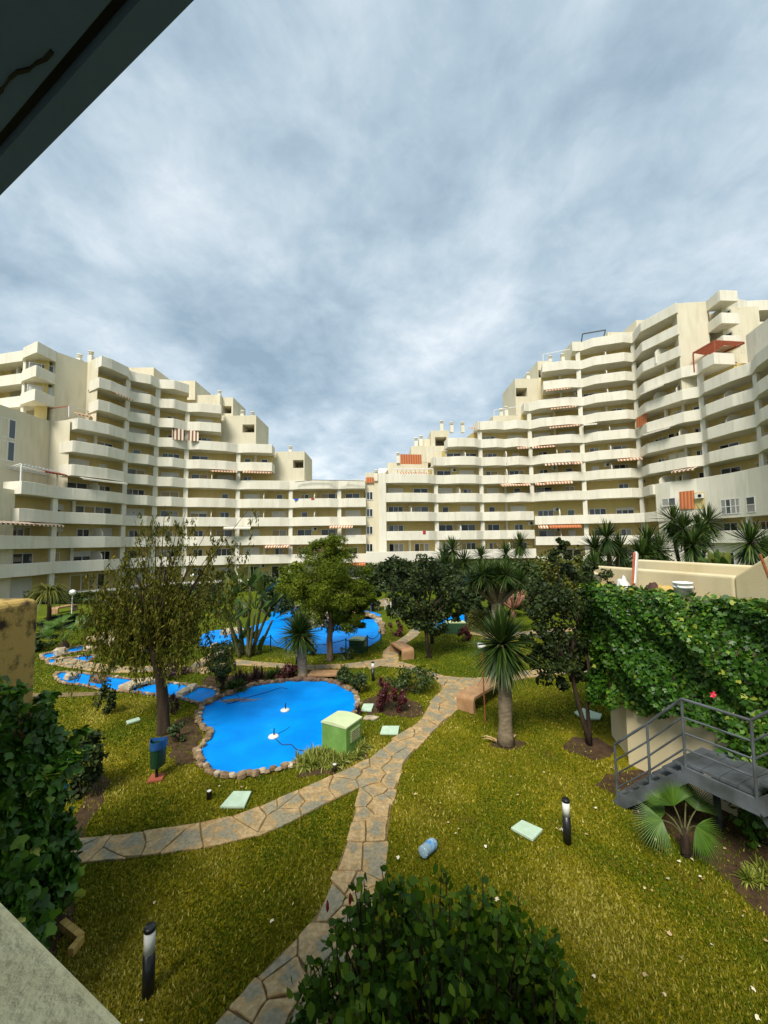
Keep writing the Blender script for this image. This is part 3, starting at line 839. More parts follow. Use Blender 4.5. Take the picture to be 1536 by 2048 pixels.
# ------------------------------------------------------------------ ground
def ground_mat():
    m, t, b = nodemat('lawn')
    g = t.nodes.new('ShaderNodeNewGeometry')
    def noise(sc, det=6, rough=0.6):
        n = t.nodes.new('ShaderNodeTexNoise'); n.inputs['Scale'].default_value = sc; n.inputs['Detail'].default_value = det; n.inputs['Roughness'].default_value = rough
        t.links.new(g.outputs['Position'], n.inputs['Vector']); return n
    a, c, d = noise(0.55), noise(26, 4, 0.75), noise(3.0)
    r1 = t.nodes.new('ShaderNodeValToRGB')
    els = r1.color_ramp.elements
    els[0].position = 0.34; els[0].color = (0.095, 0.12, 0.004, 1)
    els[1].position = 0.66; els[1].color = (0.31, 0.255, 0.011, 1)
    q = els.new(0.5); q.color = (0.155, 0.150, 0.005, 1)
    mx = t.nodes.new('ShaderNodeMix'); mx.data_type = 'FLOAT'; mx.inputs[0].default_value = 0.45
    t.links.new(a.outputs[0], mx.inputs[2]); t.links.new(d.outputs[0], mx.inputs[3])
    t.links.new(mx.outputs[0], r1.inputs[0])
    r2 = t.nodes.new('ShaderNodeValToRGB')
    r2.color_ramp.elements[0].position = 0.35; r2.color_ramp.elements[0].color = (0.28, 0.30, 0.28, 1)
    r2.color_ramp.elements[1].position = 0.65; r2.color_ramp.elements[1].color = (1.35, 1.3, 1.2, 1)
    t.links.new(c.outputs[0], r2.inputs[0])
    mm = t.nodes.new('ShaderNodeMix'); mm.data_type = 'RGBA'; mm.blend_type = 'MULTIPLY'; mm.inputs[0].default_value = 1
    t.links.new(r1.outputs[0], mm.inputs[6]); t.links.new(r2.outputs[0], mm.inputs[7])
    wn = noise(0.8, 8, 0.62); wr_ = t.nodes.new('ShaderNodeMapRange'); wr_.inputs[1].default_value = 0.56; wr_.inputs[2].default_value = 0.68; wr_.inputs[4].default_value = 0.7
    t.links.new(wn.outputs[0], wr_.inputs[0])
    wm = t.nodes.new('ShaderNodeMix'); wm.data_type = 'RGBA'; t.links.new(wr_.outputs[0], wm.inputs[0]); t.links.new(mm.outputs[2], wm.inputs[6]); wm.inputs[7].default_value = (0.13, 0.082, 0.015, 1)
    mm = wm
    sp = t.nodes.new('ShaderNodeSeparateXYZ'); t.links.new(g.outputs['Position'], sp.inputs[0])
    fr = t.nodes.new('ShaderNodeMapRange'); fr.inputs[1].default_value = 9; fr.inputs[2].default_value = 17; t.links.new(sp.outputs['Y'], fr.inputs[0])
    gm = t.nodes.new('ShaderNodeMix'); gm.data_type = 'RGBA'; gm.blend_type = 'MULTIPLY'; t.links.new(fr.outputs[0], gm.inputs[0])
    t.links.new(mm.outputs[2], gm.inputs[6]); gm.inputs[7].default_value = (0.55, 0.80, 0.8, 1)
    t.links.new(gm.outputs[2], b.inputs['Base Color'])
    bp = t.nodes.new('ShaderNodeBump'); bp.inputs['Strength'].default_value = 0.9; bp.inputs['Distance'].default_value = 0.03
    t.links.new(c.outputs[0], bp.inputs['Height']); t.links.new(bp.outputs[0], b.inputs['Normal'])
    b.inputs['Roughness'].default_value = 0.9; b.inputs['Specular IOR Level'].default_value = 0.1
    return m
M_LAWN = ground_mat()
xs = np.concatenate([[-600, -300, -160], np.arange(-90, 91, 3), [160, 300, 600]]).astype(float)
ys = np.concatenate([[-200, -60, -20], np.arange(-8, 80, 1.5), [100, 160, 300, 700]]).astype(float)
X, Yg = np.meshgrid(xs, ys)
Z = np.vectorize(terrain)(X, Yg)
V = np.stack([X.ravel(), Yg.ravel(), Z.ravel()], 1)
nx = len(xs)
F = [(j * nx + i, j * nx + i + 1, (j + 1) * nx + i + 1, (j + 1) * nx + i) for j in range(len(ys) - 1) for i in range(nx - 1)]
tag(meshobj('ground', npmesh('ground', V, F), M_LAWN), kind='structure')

def gpoly(pts, z=None):
    return [gp(x, y) for x, y in pts]
def dens(pts, step=0.35, closed=True):
    res = []
    n = len(pts)
    for i in range(n if closed else n - 1):
        a, b = Vector(pts[i]), Vector(pts[(i + 1) % n])
        k = max(1, int((b - a).length / step))
        res += [a.lerp(b, j / k) for j in range(k)]
    if not closed: res.append(Vector(pts[-1]))
    return res
def catmull(pts, n=6, closed=True):
    P = [Vector(p) for p in pts]; res = []; m = len(P)
    for i in range(m if closed else m - 1):
        if closed:
            p0, p1, p2, p3 = P[i - 1], P[i], P[(i + 1) % m], P[(i + 2) % m]
        else:
            p0, p1, p2, p3 = P[max(i - 1, 0)], P[i], P[i + 1], P[min(i + 2, m - 1)]
        for j in range(n):
            t = j / n
            res.append(0.5 * ((2 * p1) + (p2 - p0) * t + (2 * p0 - 5 * p1 + 4 * p2 - p3) * t * t + (3 * p1 - p0 - 3 * p2 + p3) * t ** 3))
    if not closed: res.append(P[-1])
    return res

# ------------------------------------------------------------------ pools
def pool_mat():
    m, t, b = nodemat('pool_paint')
    g = t.nodes.new('ShaderNodeNewGeometry')
    n = t.nodes.new('ShaderNodeTexNoise'); n.inputs['Scale'].default_value = 1.3; n.inputs['Detail'].default_value = 7
    t.links.new(g.outputs['Position'], n.inputs['Vector'])
    r = t.nodes.new('ShaderNodeValToRGB')
    r.color_ramp.elements[0].position = 0.3; r.color_ramp.elements[0].color = (0.0, 0.170, 0.58, 1)
    r.color_ramp.elements[1].position = 0.72; r.color_ramp.elements[1].color = (0.0, 0.265, 0.78, 1)
    t.links.new(n.outputs[0], r.inputs[0])
    n2 = t.nodes.new('ShaderNodeTexNoise'); n2.inputs['Scale'].default_value = 2.6; n2.inputs['Detail'].default_value = 8
    t.links.new(g.outputs['Position'], n2.inputs['Vector'])
    r2 = t.nodes.new('ShaderNodeValToRGB')
    r2.color_ramp.elements[0].position = 0.66; r2.color_ramp.elements[0].color = (0, 0, 0, 1)
    r2.color_ramp.elements[1].position = 0.76; r2.color_ramp.elements[1].color = (0.35, 0.35, 0.35, 1)
    t.links.new(n2.outputs[0], r2.inputs[0])
    mm = t.nodes.new('ShaderNodeMix'); mm.data_type = 'RGBA'; t.links.new(r2.outputs[0], mm.inputs[0])
    t.links.new(r.outputs[0], mm.inputs[6]); mm.inputs[7].default_value = (0.16, 0.42, 0.80, 1)
    t.links.new(mm.outputs[2], b.inputs['Base Color'])
    b.inputs['Roughness'].default_value = 0.45; b.inputs['Specular IOR Level'].default_value = 0.05
    return m
M_POOL = pool_mat()
M_BASIN = mat('basin_white', (0.6, 0.58, 0.5), (0.4, 0.36, 0.28), rough=0.8)
def rock_meshes(name, n, seed, m):
    r = random.Random(seed); res = []
    for i in range(n):
        bm = bmesh.new()
        bmesh.ops.create_cube(bm, size=1.0)
        bmesh.ops.bevel(bm, geom=bm.edges[:] + bm.verts[:], offset=0.24, segments=1, affect='EDGES')
        for v in bm.verts:
            v.co += Vector((r.uniform(-.09, .09), r.uniform(-.09, .09), r.uniform(-.09, .09)))
        me = bpy.data.meshes.new(name); bm.to_mesh(me); bm.free()
        me.materials.append(m)
        for p in me.polygons: p.use_smooth = False
        res.append(me)
    return res
M_ROCK2 = mat('edging_rock_dark', (0.20, 0.12, 0.075), (0.09, 0.055, 0.035), rough=0.9, scale=6, bump=0.6, bscale=30)
ROCKS = rock_meshes('edging_stone', 5, 5, M_ROCK) + rock_meshes('edging_stone', 1, 6, M_ROCKW)
ROCKSD = rock_meshes('edging_stone', 4, 8, M_ROCK2) + ROCKS[:2]
BEDS = []
POLYS = []          # plan polygons that grass keeps out of
rr = random.Random(21)
def pool(px_pts, edge, size=0.2, smooth_n=5, h=0.012, dark=None, skip=None, name='pool'):
    P = catmull([gp(*q) for q in px_pts], smooth_n)
    o = MB().sheet([(p.x, p.y, p.z + h) for p in P]).build(name, M_POOL)
    me = o.data
    if me.polygons[0].normal.z < 0: me.flip_normals()
    tag(o, kind='structure')
    POLYS.append([(p.x, p.y) for p in P])
    n = len(P); peri = 0.0; acc = 0.0
    if edge:
        nxt = 0.0
        for i in range(n):
            a, b = P[i], P[(i + 1) % n]; d = (b - a).length
            while nxt <= acc + d:
                t = (nxt - acc) / max(d, 1e-6); q = a.lerp(b, t)
                pxq = proj(q)
                s = size * rr.uniform(0.7, 1.35)
                if not (skip and skip(pxq)):
                    dk = dark and dark(pxq)
                    st = meshobj('edging_stone', rr.choice(ROCKSD if dk else ROCKS), None, o)
                    nrm_ = (b - a).normalized(); outv = Vector((nrm_.y, -nrm_.x, 0)) * rr.uniform(-0.03, 0.06)
                    k = 1.45 if dk else 1.0
                    st.location = (q.x + outv.x, q.y + outv.y, q.z + 0.035 + s * 0.12)
                    st.rotation_euler = (rr.uniform(-.2, .2), rr.uniform(-.2, .2), math.atan2(nrm_.y, nrm_.x) + rr.uniform(-.4, .4))
                    st.scale = (s * k * rr.uniform(.85, 1.2), s * rr.uniform(.75, 1.05) * k, s * rr.uniform(.5, .85) * k)
                nxt += s * 0.82
            acc += d
    return o, P
c6 = lambda x, y: (380 + x / 3.657, 1150 + y / 3.657)
c5 = lambda x, y: (x / 3.413, 1150 + y / 3.413)
P1 = [c6(*q) for q in ((60, 1050), (75, 985), (150, 930), (260, 885), (390, 830), (520, 800), (680, 780), (820, 772), (960, 775), (1060, 790), (1150, 830), (1215, 880), (1240, 940), (1225, 990), (1195, 1035), (1222, 1085), (1200, 1160), (1100, 1270), (960, 1325), (850, 1365), (700, 1420), (560, 1450), (440, 1475), (330, 1487), (230, 1480), (140, 1440), (80, 1390), (55, 1330), (70, 1270), (130, 1210), (150, 1175), (100, 1130), (65, 1090))]
pool1, P1w = pool(P1, True, 0.125, 4, dark=lambda q: q[1] < 1410 and q[0] < 700)
P2 = [c5(*q) for q in ((390, 672), (560, 676), (700, 692), (850, 712), (1020, 728), (1150, 740), (1300, 760), (1440, 778), (1490, 798), (1475, 836), (1430, 862), (1370, 890), (1290, 866), (1190, 842), (1060, 828), (900, 806), (780, 798), (650, 782), (540, 758), (400, 734))]
pool2, P2w = pool(P2, True, 0.085, 3)
P3 = [(398, 1283), (418, 1263), (490, 1256), (538, 1240), (545, 1224), (600, 1216), (650, 1222), (720, 1228), (755, 1240), (764, 1260), (760, 1278), (735, 1294), (690, 1305), (640, 1308), (590, 1303), (540, 1291), (480, 1291), (405, 1293)]
pool3, P3w = pool(P3, True, 0.3, 4, skip=lambda q: q[1] > 1270 or q[0] < 560)
P4 = [(828, 1251), (870, 1243), (905, 1232), (918, 1224), (946, 1224), (943, 1240), (936, 1254), (900, 1257), (872, 1258), (840, 1257)]
pool(P4, False, 0.3, 3)
pool([c5(*q) for q in ((280, 550), (380, 532), (470, 508), (570, 488), (610, 506), (510, 534), (400, 560), (300, 582))], True, 0.11, 2)
pool([c5(*q) for q in ((315, 584), (400, 580), (500, 570), (560, 558), (650, 556), (625, 590), (540, 610), (430, 616), (340, 614))], True, 0.10, 2)
pool([(1040, 1198), (1062, 1196), (1075, 1204), (1050, 1208)], False, 0.3, 3)
pool([(700, 1225), (735, 1222), (762, 1230), (748, 1239), (715, 1236)], False, 0.3, 2)

# rocks heaped on the far pool and the stream
def rock(name, label, p, s, m, seed, group=None):
    r = random.Random(seed)
    o = meshobj(name, rock_meshes('rock', 1, seed, m)[0], None)
    o.location = (p.x, p.y, p.z + s[2] * 0.3); o.scale = s; o.rotation_euler = (r.uniform(-.2, .2), r.uniform(-.2, .2), r.uniform(0, 6))
    return tag(o, label, 'rock', group)
for i, (x, y, s) in enumerate(((640, 1252, .9), (628, 1246, .8), (650, 1244, .75), (633, 1238, .7), (620, 1255, .6), (645, 1234, .5), (612, 1248, .55))):
    rock('boulder', 'pale tan boulder heaped on the island in the far blue pool', gp(x, y), (s * 1.2, s, s * 0.9), M_ROCKW, 40 + i, 'boulders of the pool island')
for i, (x, y, s, lb) in enumerate(((368, 1388, .42, 'white flat rock lying in the stream between bridge and round pool'), (384, 1380, .40, 'white upright rock on the far edge of the stream'), (196, 1364, .5, 'pale slab of rock crossing the stream beside a dark stone'), (142, 1357, .5, 'pale sill rock crossing the stream at its far left end'), (205, 1357, .3, 'dark stone on the stream bank next to the pale slab'))):
    rock('rock', lb, gp(x, y), (s * 1.3, s * .7, s * .5), M_ROCKW if 'dark' not in lb else M_ROCK2, 60 + i)
for i, (x, y, s) in enumerate(((430, 1295, .3), (455, 1268, .5), (475, 1266, .45), (300, 1290, .5), (240, 1290, .6), (210, 1285, .5), (265, 1280, .5), (285, 1305, .4), (120, 1308, .45), (180, 1302, .4))):
    rock('rock', 'pale rock of the cascade beyond the weeping tree', gp(x, y), (s * 1.4, s, s * .7), M_ROCKW, 80 + i, 'cascade rocks')

# ------------------------------------------------------------------ flagstone paths
def flag_mat():
    m, t, b = nodemat('flagstone')
    g = t.nodes.new('ShaderNodeNewGeometry'); oi = t.nodes.new('ShaderNodeObjectInfo'); tcn = t.nodes.new('ShaderNodeTexCoord')
    n = t.nodes.new('ShaderNodeTexNoise'); n.inputs['Scale'].default_value = 4.0; n.inputs['Detail'].default_value = 7
    t.links.new(g.outputs['Position'], n.inputs['Vector'])
    # distance from the stone's middle: the slate shows grey in the middle, rust towards the broken edge
    sub = t.nodes.new('ShaderNodeVectorMath'); sub.operation = 'SUBTRACT'; sub.inputs[1].default_value = (0.5, 0.5, 0.5)
    t.links.new(tcn.outputs['Generated'], sub.inputs[0])
    ml = t.nodes.new('ShaderNodeVectorMath'); ml.operation = 'MULTIPLY'; ml.inputs[1].default_value = (1, 1, 0); t.links.new(sub.outputs[0], ml.inputs[0])
    ln = t.nodes.new('ShaderNodeVectorMath'); ln.operation = 'LENGTH'; t.links.new(ml.outputs[0], ln.inputs[0])
    s1 = t.nodes.new('ShaderNodeMath'); s1.operation = 'MULTIPLY_ADD'; s1.inputs[1].default_value = 2.0; t.links.new(n.outputs[0], s1.inputs[0]); t.links.new(ln.outputs['Value'], s1.inputs[2])
    s2 = t.nodes.new('ShaderNodeMath'); s2.operation = 'MULTIPLY_ADD'; s2.inputs[1].default_value = 0.35; t.links.new(oi.outputs['Random'], s2.inputs[0]); t.links.new(s1.outputs[0], s2.inputs[2])
    r = t.nodes.new('ShaderNodeValToRGB'); els = r.color_ramp.elements
    els[0].position = 0.0; els[0].color = (0.205, 0.188, 0.13, 1)
    els[1].position = 1.0; els[1].color = (0.34, 0.215, 0.085, 1)
    q = els.new(0.48); q.color = (0.25, 0.215, 0.135, 1)
    q = els.new(0.62); q.color = (0.33, 0.22, 0.095, 1)
    q = els.new(0.82); q.color = (0.41, 0.295, 0.15, 1)
    mr = t.nodes.new('ShaderNodeMapRange'); mr.inputs[1].default_value = 0.85; mr.inputs[2].default_value = 1.95
    t.links.new(s2.outputs[0], mr.inputs[0]); t.links.new(mr.outputs[0], r.inputs[0])
    n3 = t.nodes.new('ShaderNodeTexNoise'); n3.inputs['Scale'].default_value = 22; n3.inputs['Detail'].default_value = 5
    t.links.new(g.outputs['Position'], n3.inputs['Vector'])
    r3 = t.nodes.new('ShaderNodeValToRGB'); r3.color_ramp.elements[0].position = 0.3; r3.color_ramp.elements[0].color = (0.72, 0.72, 0.72, 1); r3.color_ramp.elements[1].position = 0.7; r3.color_ramp.elements[1].color = (1.2, 1.2, 1.2, 1)
    t.links.new(n3.outputs[0], r3.inputs[0])
    mm = t.nodes.new('ShaderNodeMix'); mm.data_type = 'RGBA'; mm.blend_type = 'MULTIPLY'; mm.inputs[0].default_value = 1
    t.links.new(r.outputs[0], mm.inputs[6]); t.links.new(r3.outputs[0], mm.inputs[7])
    t.links.new(mm.outputs[2], b.inputs['Base Color'])
    bp = t.nodes.new('ShaderNodeBump'); bp.inputs['Strength'].default_value = 0.5; bp.inputs['Distance'].default_value = 0.02
    t.links.new(n3.outputs[0], bp.inputs['Height']); t.links.new(bp.outputs[0], b.inputs['Normal'])
    b.inputs['Roughness'].default_value = 0.75; b.inputs['Specular IOR Level'].default_value = 0.3
    return m
M_FLAG = flag_mat()
M_MORTAR = mat('mortar', (0.20, 0.145, 0.065), (0.12, 0.08, 0.035), rough=0.95, scale=9, bump=0.5)
def clip(poly, nx_, ny_, c):
    """keep the side nx*x+ny*y <= c"""
    res = []; k = len(poly)
    for i in range(k):
        p, q = poly[i], poly[(i + 1) % k]
        dp = nx_ * p[0] + ny_ * p[1] - c; dq = nx_ * q[0] + ny_ * q[1] - c
        if dp <= 0: res.append(p)
        if dp * dq < 0:
            t = dp / (dp - dq); res.append((p[0] + (q[0] - p[0]) * t, p[1] + (q[1] - p[1]) * t))
    return res
def cells(polys, size, seed):
    """irregular stones filling the union of plan polygons"""
    r = np.random.default_rng(seed)
    allp = np.array([p for po in polys for p in po])
    lo = allp.min(0) - size * 2; hi = allp.max(0) + size * 2
    gx = np.arange(lo[0], hi[0], size); gy = np.arange(lo[1], hi[1], size)
    A, B = np.meshgrid(gx, gy); S = np.stack([A.ravel(), B.ravel()], 1)
    S[:, 0] += (np.floor((S[:, 1] - lo[1]) / size) % 2) * size * 0.5
    S += r.uniform(-0.46, 0.46, S.shape) * size
    S = S[r.uniform(0, 1, len(S)) > 0.16]
    ins = np.zeros(len(S), bool)
    for po in polys: ins |= inpoly(S, po)
    # seeds just outside are pushed away so that the outer stones end near the path's edge
    res = []
    for i in np.where(ins)[0]:
        d = np.hypot(S[:, 0] - S[i, 0], S[:, 1] - S[i, 1])
        nb_ = np.argsort(d)[1:16]
        bs = size * 1.7; c = [(S[i, 0] - bs, S[i, 1] - bs), (S[i, 0] + bs, S[i, 1] - bs), (S[i, 0] + bs, S[i, 1] + bs), (S[i, 0] - bs, S[i, 1] + bs)]
        g = size * r.uniform(0.012, 0.03)
        for j in nb_:
            v = S[j] - S[i]; l = d[j]; u = v / l
            k = l / 2 if ins[j] else l * 1.6
            c = clip(c, u[0], u[1], u[0] * S[i, 0] + u[1] * S[i, 1] + k - (g if ins[j] else 0))
            if len(c) < 3: break
        for pi, po in enumerate(polys):
            if len(c) < 3: break
            if not inpoly(S[i:i + 1], po)[0]: continue
            for e_ in range(len(po)):
                a, b = np.array(po[e_]), np.array(po[(e_ + 1) % len(po)])
                ab = b - a; L2 = ab @ ab
                if L2 < 1e-9: continue
                tt = ((S[i] - a) @ ab) / L2
                if tt < -0.15 or tt > 1.15: continue
                q = a + ab * tt
                if np.hypot(*(S[i] - q)) > size * 1.1: continue
                mid = (q + (q - S[i]) / (np.hypot(*(q - S[i])) + 1e-9) * 0.08)[None]
                if any(inpoly(mid, p2)[0] for k2, p2 in enumerate(polys) if k2 != pi): continue
                u = np.array([ab[1], -ab[0]]) / math.sqrt(L2)
                if u @ (S[i] - a) > 0: u = -u
                c = clip(c, u[0], u[1], u @ a + r.uniform(-.03, .04))
                if len(c) < 3: break
        if len(c) >= 3:
            ar = abs(sum(c[k][0] * c[(k + 1) % len(c)][1] - c[(k + 1) % len(c)][0] * c[k][1] for k in range(len(c)))) / 2
            if ar > size * size * 0.05:
                ctr = np.mean(np.array(c), 0)
                res.append((ctr, c))
    return res
def stone_mesh(c, ctr, h, r):
    # knock the corners off a little
    pts = []
    k = len(c)
    for i in range(k):
        p = Vector(c[i]); a = Vector(c[i - 1]); b = Vector(c[(i + 1) % k])
        pts.append(p.lerp(a, 0.06)); pts.append(p.lerp(b, 0.06)); md = p.lerp(b, r.uniform(.35, .65)); cc_ = Vector(ctr[:2]) - md; pts.append(md + cc_.normalized() * r.uniform(-.004, .022))
    pts = [Vector((p.x - ctr[0], p.y - ctr[1])) for p in pts]
    n = len(pts)
    v = [(p.x, p.y, -0.012) for p in pts] + [(p.x, p.y, h * 0.75) for p in pts] + [(p.x * 0.965, p.y * 0.965, h + r.uniform(-.002, .002)) for p in pts]
    f = [tuple(range(2 * n, 3 * n))]
    for i in range(n):
        j = (i + 1) % n
        f += [(i, j, n + j, n + i), (n + i, n + j, 2 * n + j, 2 * n + i)]
    me = bpy.data.meshes.new('flagstone'); me.from_pydata(v, [], f); me.materials.append(M_FLAG); me.update()
    return me
def path(strips, size, seed, nmax=300, h=0.03):
    polys = []
    for left, right in strips:
        Lp = catmull([gp(*q) for q in left], 4, False); Rp = catmull([gp(*q) for q in right], 4, False)
        polys.append([(p.x, p.y) for p in Lp + Rp[::-1]])
    base = None
    mb = MB()
    for k, po in enumerate(polys):
        mb.sheet([(p[0], p[1], terrain(*p) + 0.005 + 0.004 * k) for p in po])
    base = mb.build('path', M_MORTAR)
    for p in base.data.polygons:
        if p.normal.z < 0: p.flip()
    tag(base, kind='structure')
    POLYS.extend(polys)
    cs = cells(polys, size, seed)
    cs.sort(key=lambda q: q[0][0] ** 2 + q[0][1] ** 2)
    r = random.Random(seed)
    rest = []
    for i, (ctr, c) in enumerate(cs):
        hh = h + r.uniform(-.006, .008)
        me = stone_mesh(c, ctr, hh, r)
        z = terrain(ctr[0], ctr[1])
        if i < nmax:
            st = meshobj('flagstone', me, None, base, (ctr[0], ctr[1], z))
            st.rotation_euler = (r.uniform(-.012, .012), r.uniform(-.012, .012), 0)
        else:
            rest.append((me, ctr, z))
    if rest:
        V = []; F = []
        for me, ctr, z in rest:
            i0 = len(V)
            V += [(v.co.x + ctr[0], v.co.y + ctr[1], v.co.z + z) for v in me.vertices]
            F += [tuple(i0 + q for q in p.vertices) for p in me.polygons]
        me = bpy.data.meshes.new('flagstones'); me.from_pydata(V, [], F)
        o = meshobj('far_flagstone', me, M_FLAG, base); o['kind'] = 'stuff'
    return base
path([([(395, 2075), (430, 2048), (480, 1990), (555, 1915), (610, 1860), (650, 1800), (680, 1720), (700, 1665), (712, 1610), (722, 1572), (728, 1530), (735, 1518)],
       [(640, 2075), (660, 2048), (695, 1960), (735, 1860), (762, 1775), (773, 1690), (785, 1600), (798, 1562), (803, 1540), (806, 1522)]),
      ([(735, 1524), (790, 1478), (835, 1447), (862, 1405), (885, 1378), (872, 1362), (856, 1352), (812, 1338), (760, 1333)],
       [(806, 1530), (850, 1480), (905, 1430), (930, 1408), (985, 1372), (985, 1358), (930, 1356), (880, 1350), (820, 1330), (790, 1322)]),
      ([(735, 1520), (640, 1563), (560, 1597), (460, 1635), (340, 1655), (260, 1668), (140, 1680)],
       [(726, 1574), (650, 1611), (560, 1655), (440, 1690), (330, 1708), (260, 1718), (140, 1727)])], 0.345, 5)
path([([(985, 1350), (1050, 1343), (1120, 1337), (1210, 1332)], [(985, 1372), (1050, 1358), (1120, 1349), (1210, 1344)]),
      ([(790, 1322), (770, 1318), (700, 1327), (620, 1331), (540, 1327), (470, 1323), (400, 1336), (330, 1333), (250, 1334), (190, 1326), (120, 1314)],
       [(760, 1333), (720, 1336), (660, 1338), (610, 1341), (540, 1335), (470, 1332), (410, 1346), (330, 1342), (250, 1346), (180, 1342), (105, 1330)]),
      ([(765, 1318), (768, 1302), (790, 1285), (812, 1270), (822, 1258)], [(795, 1322), (800, 1305), (808, 1290), (832, 1274), (842, 1262)]),
      ([(375, 1342), (395, 1322), (430, 1305), (452, 1295)], [(408, 1340), (412, 1326), (445, 1308), (466, 1298)])], 0.55, 9)
path([([(560, 1196), (640, 1187), (740, 1180), (830, 1176)], [(560, 1200), (640, 1191), (740, 1184), (830, 1180)]),
      ([(745, 1208), (770, 1200), (790, 1202)], [(750, 1215), (772, 1212), (792, 1210)]),
      ([(170, 1278), (220, 1262), (300, 1240)], [(180, 1286), (230, 1268), (310, 1246)]),
      ([(940, 1262), (1000, 1268), (1060, 1262), (1160, 1255)], [(940, 1268), (1000, 1276), (1060, 1270), (1160, 1262)]),
      ([(40, 1388), (160, 1386), (205, 1384)], [(40, 1396), (160, 1394), (206, 1390)])], 0.8, 12, 120)

# ------------------------------------------------------------------ soil beds
def bed(pts, name='soil_bed'):
    P = catmull([gp(*q) for q in pts], 7)
    P = [p + Vector((math.sin(p.y * 9 + p.x * 4), math.cos(p.x * 11 - p.y * 5), 0)) * 0.06 + Vector((rr.uniform(-.03, .03), rr.uniform(-.03, .03), 0)) for p in P]
    o = MB().sheet([(p.x, p.y, p.z + 0.003) for p in P]).build(name, M_SOIL)
    if o.data.polygons[0].normal.z < 0: o.data.flip_normals()
    BEDS.append([(p.x, p.y) for p in P])
    return tag(o, kind='structure')
bed([(1195, 1560), (1240, 1600), (1320, 1660), (1400, 1720), (1480, 1785), (1560, 1860), (1700, 1900), (1700, 1600), (1500, 1560), (1300, 1540)])
bed([(368, 1435), (398, 1445), (395, 1500), (385, 1530), (350, 1520), (330, 1490), (340, 1455)])
bed([(735, 1395), (800, 1390), (850, 1420), (820, 1435), (770, 1428), (735, 1425)])
bed([(1130, 1480), (1200, 1478), (1225, 1510), (1190, 1520), (1140, 1505)])
bed([(985, 1480), (1040, 1480), (1045, 1494), (1000, 1498), (980, 1490)])
bed([(420, 1352), (560, 1350), (700, 1350), (735, 1385), (700, 1362), (600, 1352), (500, 1368), (430, 1395), (410, 1380)])
bed([(600, 1548), (660, 1515), (725, 1500), (735, 1515), (690, 1536), (640, 1552)])
bed([(60, 1860), (190, 1560), (215, 1580), (170, 1660), (150, 1760), (130, 1900)])

# ------------------------------------------------------------------ grass blades
def grass():
    n = 400000
    u = RNG.uniform(0, 1, n)
    y = 3.3 * (22.0 / 3.3) ** (u ** 0.92)
    x = RNG.uniform(-1.04, 1.04, n) * y
    P = np.stack([x, y], 1)
    keep = np.ones(n, bool)
    for po in POLYS:
        keep &= ~inpoly(P, po)
    for po in BEDS:
        keep &= ~(inpoly(P, po) & (RNG.uniform(0, 1, n) > 0.16))
    keep &= ~((x > 4.75 + (8.5 - y) * 0.5) & (y < 9.8))
    keep &= ~((x < -4.1) & (y < 4.9))
    P = P[keep]; y = P[:, 1]; n = len(P)
    h_ = RNG.uniform(0.018, 0.042, n) * (1 + y * 0.02)
    w_ = RNG.uniform(0.005, 0.011, n) * (0.8 + y * 0.10)
    a = RNG.uniform(0, 2 * np.pi, n); lean = RNG.uniform(0.0, 0.9, n) * h_
    la = RNG.uniform(0, 2 * np.pi, n)
    V = np.zeros((n, 3, 3))
    V[:, 0, 0] = P[:, 0] - np.cos(a) * w_; V[:, 0, 1] = P[:, 1] - np.sin(a) * w_
    V[:, 1, 0] = P[:, 0] + np.cos(a) * w_; V[:, 1, 1] = P[:, 1] + np.sin(a) * w_
    V[:, 2, 0] = P[:, 0] + np.cos(la) * lean; V[:, 2, 1] = P[:, 1] + np.sin(la) * lean; V[:, 2, 2] = h_
    # patches of straw and of green
    ph = 1.25 * np.sin(P[:, 0] * 1.3 + 1.7 * np.sin(P[:, 1] * 0.9)) + np.sin(P[:, 1] * 1.7 + np.sin(P[:, 0] * 2.3)) + 0.6 * np.sin(P[:, 0] * 5.1 + P[:, 1] * 4.3)
    t = 0.40 + 0.13 * ph + RNG.normal(0, 0.24, n) - 0.16 * np.clip((P[:, 1] - 9) / 6, 0, 1)
    t += 0.28 * (np.sin(P[:, 0] * 2.1 + 3 + 1.3 * np.sin(P[:, 1] * 1.1)) * np.sin(P[:, 1] * 1.6 + 1.1 * np.sin(P[:, 0] * 1.7)))
    straw = RNG.uniform(0, 1, n) < 0.05
    t = np.clip(np.where(straw, 0.95, t), 0, 1)
    me = npmesh('grass', V.reshape(-1, 3), np.arange(3 * n).reshape(n, 3), np.repeat(t, 3))
    tag(meshobj('grass', me, M_GRASS), 'short dry olive green lawn grass between the flagstone paths', 'grass', kind='stuff')
grass()

# ------------------------------------------------------------------ the balcony the view is taken from
q0 = gp(0, 1790, 4.02).xy; q1_ = gp(270, 2048, 4.02).xy        # the parapet's outer edge
s0 = gp(200, 190, 5.85).xy; s1_ = gp(380, 5, 5.85).xy              # the soffit's edge
u_ = ((q1_ - q0).normalized() + (s1_ - s0).normalized()).normalized(); v_ = Vector((-u_.y, u_.x))
q0 = (q0 + q1_) / 2
ob = thing('balcony', 'cream balcony with rendered parapet and cracked soffit close by', 'balcony')
def strip(p, a, b, d0, d1):
    return [p + u_ * a + v_ * d0, p + u_ * b + v_ * d0, p + u_ * b + v_ * d1, p + u_ * a + v_ * d1]
M_SILL = mat('parapet_top', (0.95, 0.84, 0.50), (0.84, 0.72, 0.40), rough=0.9, scale=7, bump=0.7, bscale=50, stretch=(1, 2.4, 1))
bevel(MB().prism(strip(q0, -2.6, 2.6, -0.22, 0), 2.75, 4.02).build('parapet', M_SILL, ob), 0.015)
MB().prism(strip(q0, -2.6, 2.6, -2.2, -0.03), 2.6, 2.74).build('floor_slab', M_OWN, ob)
